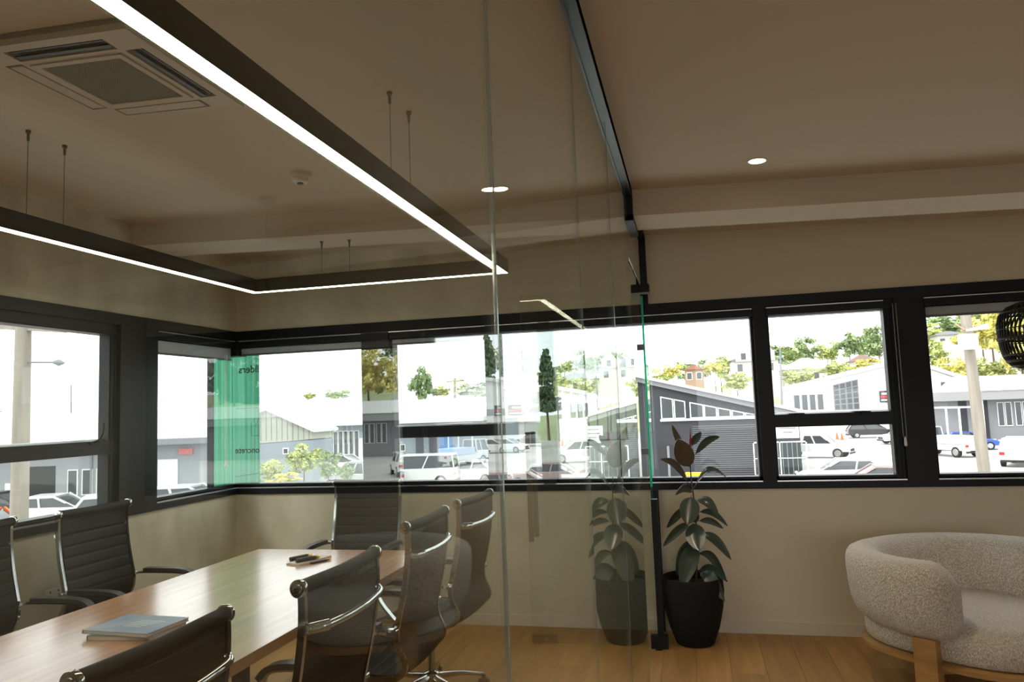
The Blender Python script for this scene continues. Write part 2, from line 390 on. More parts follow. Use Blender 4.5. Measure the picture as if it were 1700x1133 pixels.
obj('cord', b, white_plastic, t)
b = bm_new(); lathe(b, [(.003, -L-.05), (.013, -L-.045), (.009, -L-.01), (.004, -L+.005)], 8, cap=True); obj('cord_weight', b, white_plastic, t, smooth=True)
t = thing('bead_chain', 'dark looped blind cord beside the wide right mullion', 'cord', (1.372, D-.02, 2.2), group=None)
b = bm_new()
for dx in (-.009, .011): tube(b, [(dx-.01, 0, .0), (dx-.01, 0, -.9)], .002, 6)
obj('cord', b, mat('grey_cord', (.3, .3, .32), .5), t)
b = bm_new(); lathe(b, [(.003, -.96), (.01, -.955), (.008, -.91), (.004, -.895)], 8, (-.008, 0, 0), cap=True); obj('cord_weight', b, white_plastic, t, smooth=True)

# ------------------------------------------------------------------ glass partition
GT = .0055
part = thing('glass_partition', 'frameless glass partition between meeting room and lounge with black ceiling track', 'partition')
def pane(y0, y1, z0, z1, rot=0, name='glass_pane', track=False):
    b = bm_new(); h = (y1-y0)/2; g = .002
    top = z1 if z1 else zc(GX)-.02
    bx(b, -GT/2, GT/2, -h+g, h-g, z0, top)
    bmesh.ops.recalc_face_normals(b, faces=b.faces); b.normal_update()
    for f in b.faces:
        f.material_index = 0 if abs(f.normal.x) > .9 else 1
    o = obj(name, b, [part_glass, gedge_dark], part); o.location = (GX, (y0+y1)/2, 0); o.rotation_euler = (0, 0, rot); return o
pane(.165, 1.135, .0, None, math.radians(.33)); pane(-.62, .165, .0, None); pane(1.135, 2.105, .0, None, math.radians(-.2))
pane(2.105, 3.07, .0, None, math.radians(.12)); pane(3.07, 4.04, .0, None, 0); pane(-1.6, -.62, 0, None); pane(-2.6, -1.6, 0, None); pane(YB, -2.6, 0, None)
# transom glass over the door: up to the bulkhead, then behind it
b = bm_new()
prism(b, [(4.042, 2.385), (D-.002, 2.385), (D-.002, zc(GX)-.02), (BY1+.03, zc(GX)-.02), (BY1+.03, zs(GX)-.02), (BY0-.03, zs(GX)-.02), (BY0-.03, zc(GX)-.02), (4.042, zc(GX)-.02)], 0, GX-GT/2, GX+GT/2)
for f in b.faces: f.normal_update(); f.material_index = 0 if abs(f.normal.x) > .9 else 1
obj('transom_pane', b, [part_glass, gedge_dark], part)
b = bm_new(); bx(b, GX-GT/2, GX+GT/2, 5.10, D-.003, 0, 2.372)
b.normal_update(); bmesh.ops.recalc_face_normals(b, faces=b.faces)
for f in b.faces: f.normal_update(); f.material_index = 0 if abs(f.normal.x) > .9 else 1
obj('side_pane', b, [part_glass, gedge], part)
b = bm_new(); bx(b, GX-.007, GX+.007, 5.094, 5.0995, ZBm, 2.32); obj('lit_glass_edge', b, mat('glass_edge_lit', (.02, .75, .45), .25, trans=.5), part)['label'] = 'bright green glass edge in front of the window'  # extra strip in brighter green, the window's glow put into its colour
tw = .027
b = bm_new(); z = zc(GX)
bx(b, GX-tw, GX+tw, YB, BY0, z-.035, z+.01); bx(b, GX-tw, GX-tw+.008, YB, BY0, z-.045, z); bx(b, GX+tw-.008, GX+tw, YB, BY0, z-.045, z)
obj('ceiling_track', b, mat('track_slate', (.035, .05, .055), .35, metal=.3), part, bevel=.0015)
b = bm_new(); bx(b, GX-tw, GX+tw, BY0-.035, BY0, zs(GX)-.03, z-.03); obj('bulkhead_track', b, black_alu, part, bevel=.0015)
b = bm_new(); bx(b, GX-tw, GX+tw, BY0-.035, BY1+.03, zs(GX)-.035, zs(GX)); obj('soffit_track', b, black_alu, part, bevel=.0015)
b = bm_new(); bx(b, GX-tw, GX+tw, BY1+.03, D, z-.035, z); bx(b, GX-tw, GX+tw, D-.03, D, ZH, z); obj('wall_channel', b, black_alu, part, bevel=.0015)
b = bm_new(); bx(b, GX-tw, GX+tw, D-.03, D-.013, 0, ZS+.0); obj('wall_channel', b, black_alu, part, bevel=.0015)
b = bm_new(); bx(b, GX-.008, GX+.034, 5.06, 5.10, .07, ZS-.02); obj('jamb_post', b, black_alu, part, bevel=.002)
# patch clamp at the head
b = bm_new(); bx(b, GX-.065, GX+.055, 5.03, 5.13, 2.335, 2.392); obj('patch_clamp', b, black_soft, part, bevel=.002)
b = bm_new(); bx(b, GX-.03, GX-.012, 5.07, 5.09, 2.39, 2.48); tube(b, [(GX-.02, 5.07, 2.47), (GX-.055, 5.05, 2.53), (GX-.07, 5.04, 2.57)], .008, 8); tube(b, [(GX-.005, 5.07, 2.4), (GX-.045, 5.06, 2.5)], .006, 6)
obj('clamp_arm', b, black_soft, part, smooth=True)
for (px, py) in ((1063, 577), (1070, 750)):
    p = at(px, py, y=5.05); b = bm_new(); bx(b, p.x-.022, p.x+.028, 5.044, 5.056, p.z-.02, p.z+.02); obj('grey_block', b, mat('block_grey', (.12, .13, .15), .4), part, bevel=.002)  # small grey blocks on the glass edge
# open glass door
DX0, DX1 = -1.135, -.31
door = struct('door_1', 'open frameless glass door swung into the meeting room', 'door')
b = bm_new(); bx(b, DX0, DX1, 5.045, 5.055, .012, 2.375)
b.normal_update(); bmesh.ops.recalc_face_normals(b, faces=b.faces)
for f in b.faces: f.normal_update(); f.material_index = 0 if abs(f.normal.y) > .9 else 1
obj('door_pane', b, [part_glass, gedge_dark], door)
b = bm_new(); bx(b, -.345, -.235, 5.03, 5.07, .0, .085); bx(b, -.315, -.275, 5.0, 5.03, .0, .03); obj('pivot_hinge', b, black_soft, door, bevel=.002)
bronze = mat('bronze_patch', (.16, .12, .08), .4, metal=.6)
b = bm_new(); bx(b, DX0, DX0+.17, 5.036, 5.064, .012, .065); lathe(b, [(.02, -.001), (.02, .004), (.012, .006)], 16, cap=True)
o = obj('patch_lock', b, bronze, door, bevel=.001)
b = bm_new(); bmesh.ops.create_cone(b, cap_ends=True, segments=16, radius1=.016, radius2=.014, depth=.008, matrix=Matrix.Translation((DX0+.1, 5.033, .04)) @ Matrix.Rotation(PI/2, 4, 'X')); obj('lock_cylinder', b, chrome, door)
for s in (-1, 1):
    b = bm_new(); yy = 5.05+s*.04
    bx(b, DX0+.012+.02*(s+1)/2, DX0+.045+.02*(s+1)/2, yy-.008, yy+.008, .68+.02*(s > 0), 1.42)
    for zz in (.78, 1.3): bx(b, DX0+.02+.02*(s+1)/2, DX0+.038+.02*(s+1)/2, min(yy, 5.05+s*.005), max(yy, 5.05+s*.005), zz, zz+.02)
    obj('pull_handle', b, bronze, door, bevel=.002)

# ------------------------------------------------------------------ ceiling fixtures
slope = math.atan(.0352)
def on_ceiling(o): o.rotation_euler = (0, slope, o.rotation_euler[2])
ac = thing('air_conditioner', 'square ceiling cassette air conditioner with mesh grille and four louvre slots', 'air conditioner', (-2.01, 2.244, zc(-2.01)))
on_ceiling(ac)
acm = mat('ac_plastic', (.56, .50, .40), .55)
b = bm_new(); hw = .325
s0, s1, sl = .215, .285, .20        # slot inner/outer radius and half length
def ring_with_slots(b, z0, z1):
    bx(b, -hw, hw, -hw, -s1, z0, z1); bx(b, -hw, hw, s1, hw, z0, z1); bx(b, -hw, -s1, -s1, s1, z0, z1); bx(b, s1, hw, -s1, s1, z0, z1)
    for sx in (-1, 1):
        for sy in (-1, 1):
            bx(b, *sorted((sx*sl, sx*s1)), *sorted((sy*sl, sy*s1)), z0, z1)
    for (x0, x1, y0, y1) in ((-sl, sl, -s0, -.19), (-sl, sl, .19, s0), (-s0, -.19, -sl, sl), (.19, s0, -sl, sl)): bx(b, x0, x1, y0, y1, z0, z1)
ring_with_slots(b, -.035, -.006); bx(b, -hw+.02, hw-.02, -hw+.02, hw-.02, -.008, 0)
obj('face_panel', b, acm, ac)
b = bm_new(); bx(b, -hw-.012, hw+.012, -hw-.012, hw+.012, -.012, -.002); obj('painted_shadow_rim', b, mat('ac_painted_shadow', (.25, .22, .17), .7), ac)  # darker rim plate stands in for the shadow round the panel
slotm = mat('louvre_dark', (.02, .026, .032), .4)
for k in range(4):
    M = Matrix.Rotation(k*PI/2, 4, 'Z')
    b = bm_new(); bx(b, -sl+.002, sl-.002, s0+.002, s1-.002, -.0125, -.0115, 0, M); bx(b, -sl+.006, sl-.006, s0+.012, s0+.03, -.034, -.028, 0, M); bx(b, -sl+.006, sl-.006, s0+.048, s0+.056, -.03, -.024, 0, M)
    if k in (0, 1):     # closed flaps on two sides, open dark slots on the others
        b.free(); b = bm_new(); bx(b, -sl+.012, sl-.012, s0+.006, s1-.01, -.036, -.03, 0, M); obj('louvre', b, acm, ac)
        b = bm_new(); bx(b, -sl+.002, sl-.002, s0+.002, s1-.002, -.0125, -.0115, 0, M); obj('louvre_slot', b, slotm, ac)
    else: obj('louvre_slot', b, slotm, ac)
b = bm_new(); g = .165
bx(b, -.188, .188, -.188, -g, -.04, -.01); bx(b, -.188, .188, g, .188, -.04, -.01); bx(b, -.188, -g, -g, g, -.04, -.01); bx(b, g, .188, -g, g, -.04, -.01)
obj('grille_frame', b, acm, ac)
b = bm_new()
for k in range(34): x = -g+(k+.5)*2*g/34; bx(b, x-.0017, x+.0017, -g, g, -.037, -.033)
for k in range(34): y = -g+(k+.5)*2*g/34; bx(b, -g, g, y-.0017, y+.0017, -.036, -.031)
obj('grille', b, mat('grille_grey', (.30, .29, .22), .6), ac, kind='stuff')
b = bm_new(); bx(b, -g, g, -g, g, -.016, -.012); obj('grille_filter', b, mat('filter_dark', (.035, .045, .04), .8), ac)

sd = thing('smoke_detector', 'round white smoke detector on the ceiling above the far table end', 'smoke detector', (-1.969, 3.513, zc(-1.969))); on_ceiling(sd)
b = bm_new(); lathe(b, [(.052, 0), (.052, -.018), (.047, -.022), (.042, -.023)], 28, cap=True); obj('base_ring', b, white_plastic, sd, smooth=True)
b = bm_new(); lathe(b, [(.042, -.022), (.046, -.032), (.038, -.046), (.02, -.05)], 28, cap=True); obj('dome', b, white_plastic, sd, smooth=True)
b = bm_new(); lathe(b, [(.018, -.049), (.016, -.056), (.006, -.057)], 16, cap=True); obj('sensor', b, slotm, sd)
sp = thing('ceiling_sensor', 'small round white sensor beside the air conditioner', 'sensor', (-2.262, 2.478, zc(-2.262))); on_ceiling(sp)
b = bm_new(); lathe(b, [(.05, 0), (.05, -.012), (.04, -.02), (.03, -.021)], 28, cap=True); obj('housing', b, white_plastic, sp, smooth=True)
b = bm_new(); lathe(b, [(.026, -.02), (.026, -.026), (.02, -.03)], 20, cap=True); obj('cover_disc', b, white_plastic, sp, smooth=True)
b = bm_new(); lathe(b, [(.008, -.029), (.006, -.034)], 12, cap=True); obj('sensor_dot', b, slotm, sp)

def downlight(x, y, label):
    t = thing('downlight', label, 'light', (x, y, zc(x)), group='recessed downlights'); on_ceiling(t)
    b = bm_new(); lathe(b, [(.05, 0), (.05, -.004), (.042, -.004), (.040, 0)], 28); obj('trim_ring', b, white_plastic, t, smooth=True)
    b = bm_new(); lathe(b, [(.041, -.002), (.02, -.0025), (.001, -.003)], 28, cap=True); obj('lamp_disc', b, down_led, t)
    L = bpy.data.lights.new('downlight_lamp', 'SPOT'); L.energy = 30; L.color = (1, .78, .55); L.spot_size = math.radians(95); L.spot_blend = .8; L.shadow_soft_size = .04
    lo = bpy.data.objects.new('downlight_lamp', L); C.objects.link(lo); lo.location = (x, y, zc(x)-.03)
downlight(.394, 3.876, 'glowing recessed downlight in the lounge ceiling near the bulkhead')
downlight(.5, .8, 'recessed downlight in the lounge ceiling nearest the camera')
downlight(3.2, 3.3, 'recessed downlight in the lounge ceiling toward the right wall')

# suspended light frame
ZL = 2.43
lb = thing('pendant_light_frame', 'black rectangular suspended linear light with glowing underside over the table', 'light', (0, 0, ZL))
bxm = [(-2.855, -1.07, .25, 4.455)]
xl0, xl1, y0, y1 = -2.86, -1.066, .2, 4.455; wd = .062; hh = .085
b = bm_new()
bx(b, xl1-wd, xl1, y0, y1, .004, hh); bx(b, xl0, xl0+wd, y0, y1, .004, hh); bx(b, xl0+wd, xl1-wd, y1-wd, y1, .004, hh); bx(b, xl0+wd, xl1-wd, y0, y0+wd, .004, hh)
e = .003
for (a, c, d, f) in ((xl1-e, xl1, y0, y1), (xl1-wd, xl1-wd+e, y0+wd, y1-wd), (xl0, xl0+e, y0, y1), (xl0+wd-e, xl0+wd, y0+wd, y1-wd)): bx(b, a, c, d, f, -.002, .01)
for (a, c) in ((y1-e, y1), (y0, y0+e)): bx(b, xl0, xl1, a, c, -.002, .01)
for (a, c) in ((y1-wd, y1-wd+e), (y0+wd-e, y0+wd)): bx(b, xl0+wd, xl1-wd, a, c, -.002, .01)
obj('housing', b, black_soft, lb)
b = bm_new()
bx(b, xl1-wd+e, xl1-e, y0+e, y1-e, .0, .003); bx(b, xl0+e, xl0+wd-e, y0+e, y1-e, .0, .003); bx(b, xl0+wd-e, xl1-wd+e, y1-wd+e, y1-e, .0, .003); bx(b, xl0+wd-e, xl1-wd+e, y0+e, y0+wd-e, .0, .003)
obj('diffuser', b, led, lb)
for (x, y) in ((-2.83, 2.643), (-2.83, 2.843), (-1.092, 2.648), (-1.092, 2.854), (-2.33, 4.424), (-2.13, 4.424), (-2.83, .8), (-1.092, .8)):
    zt = zs(x) if y > BY0 else zc(x)
    b = bm_new(); tube(b, [(x, y, hh), (x, y, zt-ZL)], .0015, 6); o = obj('suspension_cable', b, mat('cable_steel', (.12, .1, .07), .4, metal=.7), lb)
    b = bm_new(); lathe(b, [(.011, zt-ZL), (.011, zt-ZL-.012), (.006, zt-ZL-.016), (.006, zt-ZL-.045), (.003, zt-ZL-.05)], 10, (x, y, 0), cap=True); obj('cable_grip', b, bronze, o, smooth=True)

# ------------------------------------------------------------------ meeting table
TX0, TX1, TY0, TY1, TZ = -2.742, -1.575, 1.15, 4.318, .75
tb = thing('meeting_table', 'long solid timber meeting table with square edges', 'table', ((TX0+TX1)/2, (TY0+TY1)/2, 0))
hx, hy = (TX1-TX0)/2, (TY1-TY0)/2
nb = 6
for k in range(nb):
    b = bm_new(); a = -hx+2*hx*k/nb; c = -hx+2*hx*(k+1)/nb
    bx(b, a+.0002, c-.0002, -hy, hy, TZ-.042, TZ)
    o = obj('board', b, table_m, tb)
b = bm_new()
for s in (-1, 1): bx(b, -hx+.15, hx-.15, s*(hy-.5)-.03, s*(hy-.5)+.03, TZ-.1, TZ-.05)
bx(b, -.03, .03, -hy+.5, hy-.5, TZ-.1, TZ-.05); obj('under_frame', b, black_soft, tb)
for sx in (-1, 1):
    for sy in (-1, 1):
        b = bm_new(); bx(b, sx*(hx-.2)-.035, sx*(hx-.2)+.035, sy*(hy-.5)-.035, sy*(hy-.5)+.035, 0, TZ-.05); obj('leg', b, black_soft, tb, bevel=.003)

# ------------------------------------------------------------------ office chairs
SW = .25   # half width of the seat
prof = [(-.285, 1.075), (-.292, 1.04), (-.290, .95), (-.272, .82), (-.245, .70), (-.232, .64), (-.238, .58), (-.262, .53), (-.268, .495), (-.245, .462), (-.19, .448), (-.08, .45), (.05, .458), (.15, .462), (.205, .452), (.232, .43)]
PR = spline([(0, y, z) for y, z in prof], 6)     # facing +Y
def arc_resample(pts, n):
    d = [0]
    for a, c in zip(pts, pts[1:]): d.append(d[-1]+(c-a).length)
    out = []
    for k in range(n):
        s = d[-1]*k/(n-1); i = 0
        while i < len(d)-2 and d[i+1] < s: i += 1
        t = (s-d[i])/max(d[i+1]-d[i], 1e-6); out.append(pts[i].lerp(pts[i+1], min(t, 1)))
    return out, d[-1]
PA, PL = arc_resample(PR, 181)
def upholstery(i0, i1, name, root):
    b = bm_new(); secs = []
    for i in range(i0, i1+1):
        p = PA[i]; q = PA[min(i+1, 180)]-PA[max(i-1, 0)]; q.normalize(); nrm = Vector((0, -q.z, q.y))   # to the sitter side
        if nrm.z < 0 and abs(nrm.z) > .5: nrm = -nrm
        nrm = Vector((0, -q.z, q.y)); 
        s = i*PL/180; ph = (s % .062)/.062
        th = .007*(1-math.exp(-((min(ph, 1-ph))*14)**1.2)) if 14 < i < 172 else .007
        row = []
        for k in range(9):
            x = -SW+.012+(2*SW-.024)*k/8; sag = -.012*(1-(k/4-1)**2) if i > 5 else 0
            row.append((x, p, nrm, th, sag))
        secs.append(row)
    rings = []
    for row in secs:
        top = [Vector((x, p.y, p.z))+nr*(th+sag+.004) for x, p, nr, th, sag in row]
        bot = [Vector((x, p.y, p.z))+nr*(-.007+sag) for x, p, nr, th, sag in row][::-1]
        rings.append(top+bot)
    ring_sweep(b, rings)
    return obj(name, b, leather, root, smooth=True, autos=55)
def make_chair(label):
    t = thing('office_chair', label, 'chair', group='high-back office chairs round the meeting table')
    upholstery(3, 100, 'backrest', t); upholstery(101, 178, 'seat', t)
    b = bm_new(); rr = .021
    tube(b, [(-SW-.006, -.285, 1.072), (-SW*.3, -.289, 1.068), (0, -.291, 1.067), (SW*.3, -.289, 1.068), (SW+.006, -.285, 1.072)], rr, 16); hr = obj('head_roll', b, leather, t, smooth=True)
    for s in (-1, 1):
        M = Matrix.Translation((s*(SW+.012), -.285, 1.072)) @ Matrix.Rotation(PI/2, 4, 'Y')
        b = bm_new(); bmesh.ops.create_cone(b, cap_ends=True, segments=20, radius1=.026, radius2=.026, depth=.016, matrix=M)
        bmesh.ops.create_cone(b, cap_ends=True, segments=14, radius1=.014, radius2=.011, depth=.026, matrix=M)
        obj('end_cap', b, chrome, hr, bevel=.002, smooth=True)
    for s in (-1, 1):
        b = bm_new(); bar(b, [(s*(SW+.004), p.y, p.z) for p in PA[2:180:3]], .008, .011)
        obj('side_rail', b, chrome, t, bevel=.002, smooth=True)
        # arm loop
        x = s*(SW+.035)
        pts = spline([(s*(SW+.01), -.235, .65), (x, -.19, .656), (x, -.05, .659), (x, .09, .656), (x, .15, .64), (x, .175, .60), (x, .15, .55), (s*(SW+.015), .09, .47)], 5)
        b = bm_new(); bar(b, pts, .013, .006); a = obj('armrest', b, chrome, t, bevel=.002, smooth=True)
        b = bm_new(); bar(b, spline([(x, -.17, .671), (x, -.05, .673), (x, .08, .671), (x, .15, .656), (x, .187, .62)], 5), .024, .011); obj('arm_pad', b, plastic, a, bevel=.005, smooth=True)
    # crossbars
    b = bm_new(); i = 19; p = PA[i]
    tube(b, spline([(-SW-.004, p.y-.008, p.z), (-SW+.03, p.y-.03, p.z-.004), (-SW*.4, p.y-.045, p.z-.008), (0, p.y-.048, p.z-.009), (SW*.4, p.y-.045, p.z-.008), (SW-.03, p.y-.03, p.z-.004), (SW+.004, p.y-.008, p.z)], 5), .013, 12)
    tube(b, [(-SW, p.y-.008, p.z), (-SW+.075, p.y-.036, p.z-.006)], .019, 12)
    obj('back_crossbar', b, chrome, t, smooth=True)
    for s in (-1, 1):
        b = bm_new(); tube(b, [(s*(SW+.04), -.235, .65), (s*SW, -.235, .65)], .011, 10); obj('arm_bolt', b, chrome, t, smooth=True)
    b = bm_new(); tube(b, [(-SW, -.1, .425), (SW, -.1, .425)], .011, 8); tube(b, [(-SW, .1, .432), (SW, .1, .432)], .011, 8); bx(b, -.07, .07, -.13, .13, .385, .425); obj('tilt_mechanism', b, plastic, t, bevel=.004)
    b = bm_new(); tube(b, [(.05, -.02, .40), (.22, -.03, .405)], .006, 8); tube(b, [(.22, -.03, .405), (.285, -.035, .40)], .012, 10); obj('height_lever', b, plastic, t, smooth=True)
    b = bm_new(); lathe(b, [(.026, .39), (.026, .25), (.02, .25), (.02, .12)], 16, cap=True); obj('gas_column', b, chrome, t, smooth=True)
    b = bm_new(); lathe(b, [(.045, .07), (.045, .125), (.03, .135)], 16, cap=True); obj('hub', b, chrome, t, smooth=True)
    for k in range(5):
        a = 2*PI*k/5+.3; c, s = math.cos(a), math.sin(a)
        b = bm_new(); tube(b, [(c*.03, s*.03, .105), (c*.17, s*.17, .1), (c*.3, s*.3, .075)], .02, 8, rs=[(.024, .02), (.02, .016), (.014, .011)])
        lg = obj('base_leg', b, chrome, t, smooth=True)
        b = bm_new(); M0 = Matrix.Translation((c*.3, s*.3, .027)) @ Matrix.Rotation(a+.5*k, 4, 'Z') @ Matrix.Rotation(PI/2, 4, 'X')
        for d in (-.014, .014): bmesh.ops.create_cone(b, cap_ends=True, segments=16, radius1=.027, radius2=.027, depth=.018, matrix=M0 @ Matrix.Translation((0, 0, d)))
        bx(b, c*.3-.01, c*.3+.01, s*.3-.01, s*.3+.01, .03, .07); obj('caster', b, plastic, lg)
    return t
def seat_at(t, x, y, rz, dz=0): t.location = (x, y, 0); t.rotation_euler = (0, 0, rz)
# (x,y) = middle of the head roll; the chair origin lies .285 in front of it
def roll_to_origin(x, y, rz): return (x-math.sin(rz)*.285*1, y+math.cos(rz)*.285)
ch = make_chair('black ribbed office chair nearest the camera, only its head roll and chrome bar in view')
specs = [(-1.287, 1.60, PI/2, None),
 (-1.125, 2.235, PI/2, 'black ribbed office chair second from the camera on the right side of the table'),
 (-1.225, 3.30, PI/2, 'black office chair third from camera on the table right side, behind the armchair reflection'),
 (-1.22, 4.06, PI/2-.07, 'farthest office chair on the right side of the table, nearest the window wall'),
 (-2.34, 5.09, PI, 'office chair at the far head of the table in front of the windows'),
 (-3.44, 3.72, -PI/2, 'black ribbed office chair on the left side of the table under the wide left window'),
 (-3.50, 2.98, -PI/2+.04, 'office chair at the left picture edge, one arm and back edge in view')]
for k, (x, y, rz, lab) in enumerate(specs):
    ox = x-math.sin(rz)*.285*(1) if True else x; oy = y+math.cos(rz)*.285
    o = ch if k == 0 else dup(ch, label=lab)
    o.location = (ox, oy, 0); o.rotation_euler = (0, 0, rz); o.scale = (1, 1, 1.017 if k else .976)

# ------------------------------------------------------------------ things on the table
paper = mat('paper_pages', (.62, .60, .55), .7)
cov1 = mat('blue_cover_print', (.16, .24, .36), .45, noise=(9, .5, (1, 1, 1), (.30, .34, .38)))
cov2 = mat('grey_green_cover', (.30, .34, .32), .5, noise=(14, .4, (1, 1, 1), (.12, .15, .16)))
def book(name, label, loc, rz, sx, sy, th, cm):
    t = thing(name, label, 'magazine', loc, rz)
    b = bm_new(); bx(b, -sx/2+.002, sx/2-.003, -sy/2+.003, sy/2-.003, .0008, th-.0008); obj('pages', b, paper, t)
    b = bm_new(); bx(b, -sx/2, sx/2, -sy/2, sy/2, th-.001, th); bx(b, -sx/2, sx/2, -sy/2, sy/2, 0, .001); bx(b, -sx/2, -sx/2+.002, -sy/2, sy/2, 0, th); obj('cover', b, cm, t)
    return t
book('magazine', 'grey-green magazine lying under the blue one on the table', (-2.19, 2.60, TZ), .10, .29, .21, .018, cov2)
m = book('magazine', 'blue patterned magazine on top of the pile on the table', (-2.205, 2.61, TZ+.0182), -.06, .31, .23, .014, cov1)
b = bm_new()
for k in range(5): bx(b, -.03, .1-.012*k, .04-.02*k, .046-.02*k, .0141, .0144)
obj('cover_print', b, mat('cover_print_white', (.6, .63, .66), .5), m)
pp = thing('note_card', 'white notepad with a pen resting over it near the far table end', 'notepad', (-2.20, 3.98, TZ), -.25)
b = bm_new(); bx(b, -.05, .05, -.13, .13, 0, .008); obj('pages', b, paper, pp, bevel=.001)
b = bm_new(); bx(b, -.05, .05, -.13, .13, .008, .0095); obj('cover', b, mat('notepad_cover', (.55, .50, .42), .5), pp)
brass = mat('brass', (.6, .38, .12), .25, metal=1)
def pen(label, loc, rz, L=.15, r=.012):
    t = thing('pen', label, 'pen', loc, rz)
    b = bm_new(); tube(b, [(0, -L/2, r), (0, L/2-.035, r)], r, 12); obj('barrel', b, plastic, t, smooth=True)
    b = bm_new(); tube(b, [(0, L/2-.035, r), (0, L/2-.012, r), (0, L/2, r)], r, 12, rs=[r*1.02, r*.9, r*.3]); obj('tip', b, brass, t, smooth=True)
pen('thick black marker with brass end lying left of the notepad', (-2.28, 4.03, TZ), -.45)
pen('thick black marker with brass end lying on the notepad', (-2.185, 3.94, TZ+.0096), -.55)
pen('slim black pen on the table right of the notepad', (-2.11, 3.95, TZ), -.5, .14, .006)

# ------------------------------------------------------------------ sockets
def socket(label, loc, plane):
    t = thing('wall_socket', label, 'socket', loc, 0 if plane == 'B' else PI/2)
    b = bm_new(); bx(b, -.058, .058, -.009, 0, -.036, .036); obj('face_plate', b, white_plastic, t, bevel=.003)
    for sx in (-1, 1):
        b = bm_new()
        for (dx, dz) in ((-.006, .0), (.006, .0), (0, -.012)): bx(b, sx*.028+dx-.0012, sx*.028+dx+.0012, -.0098, -.0085, dz-.004, dz+.004)
        bx(b, sx*.028-.004, sx*.028+.004, -.0115, -.0085, .014, .024); obj('outlet', b, slotm, t)
p = at(1014, 934, y=D); socket('white double socket on the plaster behind the open glass door', (p.x, D, p.z), 'B')
p = at(1014, 968, y=D); socket('lower grey socket plate on the plaster behind the open glass door', (p.x, D, p.z), 'B')
p = at(88, 988, x=XL); socket('white socket low on the left wall beside the office chair', (XL, p.y, p.z), 'L')

# ------------------------------------------------------------------ rubber plant
PX, PY = -.065+.0, 5.19
pot = thing('plant_pot', 'tall tapered matt charcoal plant pot beside the partition post', 'pot', (PX, PY, 0))
potm = mat('charcoal_pot', (.008, .0085, .010), .85, spec=.3, bump=(140, .25, .002))
b = bm_new(); lathe(b, [(.001, .0), (.115, .0), (.125, .01), (.165, .12), (.192, .24), (.203, .34), (.2, .40), (.194, .43), (.188, .432), (.184, .42), (.18, .38)], 48); obj('shell', b, potm, pot, smooth=True)
b = bm_new(); lathe(b, [(.182, .375), (.1, .383), (.001, .387)], 32); obj('soil', b, mat('soil', (.03, .022, .016), .95, bump=(60, 1, .01)), pot, smooth=True)
pl = thing('rubber_plant', 'rubber plant with broad dark drooping leaves and a red sheath on top', 'plant', (PX, PY, .38))
leaf_m = mat('rubber_leaf', (.05, .075, .06), .28, noise=(6, .3), coat=.3)
leaf_b = mat('rubber_leaf_back', (.085, .062, .038), .5)
stem_m = mat('rubber_stem', (.07, .035, .03), .6)
def PP(px, py, dy=0): return at(px, py, y=PY+dy)-Vector((PX, PY, .38))
stem_pts = spline([PP(1156, 968), PP(1157, 900), PP(1153, 840), PP(1147, 790), PP(1145, 745)], 5)
b = bm_new(); tube(b, stem_pts, .006, 8, rs=[.0065-.003*i/len(stem_pts) for i in range(len(stem_pts))]); obj('stem', b, stem_m, pl, smooth=True)
b = bm_new(); tube(b, [PP(1145, 748), PP(1145.5, 730), PP(1146, 712)], .008, 8, rs=[.006, .008, .001]); obj('leaf_sheath', b, mat('red_sheath', (.35, .015, .03), .4), pl, smooth=True)['label'] = 'red pointed leaf sheath'
#  base px, tip px, width px, depth at tip, facing (0 edge-on..1 flat to the camera), droop
leaves = [((1137, 752), (1116, 706), 9, -.05, .35, 0, 1), ((1146, 779), (1125, 729), 30, -.09, 1, 0, 1), ((1147, 742), (1164, 718), 12, .05, .5, 0, 0), ((1151, 759), (1195, 725), 11, .02, .45, -.3, 0),
 ((1145, 806), (1096, 763), 11, -.04, .45, -.35, 1), ((1151, 812), (1207, 794), 9, -.02, .4, -.7, 0), ((1151, 820), (1121, 822), 12, -.10, .6, -.5, 0), ((1148, 822), (1141, 872), 30, -.13, 1, 0, 0),
 ((1155, 831), (1193, 855), 15, -.04, .7, -.4, 0), ((1158, 851), (1208, 874), 10, .04, .6, -.35, 0), ((1158, 866), (1201, 878), 10, -.02, .6, -.3, 0), ((1145, 838), (1107, 877), 12, .03, .6, -.1, 0),
 ((1156, 846), (1153, 868), 13, .06, .8, 0, 0), ((1148, 866), (1101, 908), 13, -.03, .55, -.15, 0), ((1150, 866), (1160, 915), 30, -.12, 1, 0, 0), ((1160, 885), (1214, 930), 14, -.02, .6, -.3, 0),
 ((1157, 920), (1207, 967), 13, -.04, .6, -.55, 0), ((1154, 893), (1124, 956), 22, .02, .9, -.15, 0), ((1156, 898), (1132, 975), 28, -.15, 1, -.1, 0), ((1158, 948), (1208, 966), 13, -.10, .6, -.4, 0), ((1160, 950), (1203, 999), 19, -.13, .9, -.35, 0),
 ((1156, 930), (1140, 960), 14, .1, .7, -.2, 0)]
rl = random.Random(3)
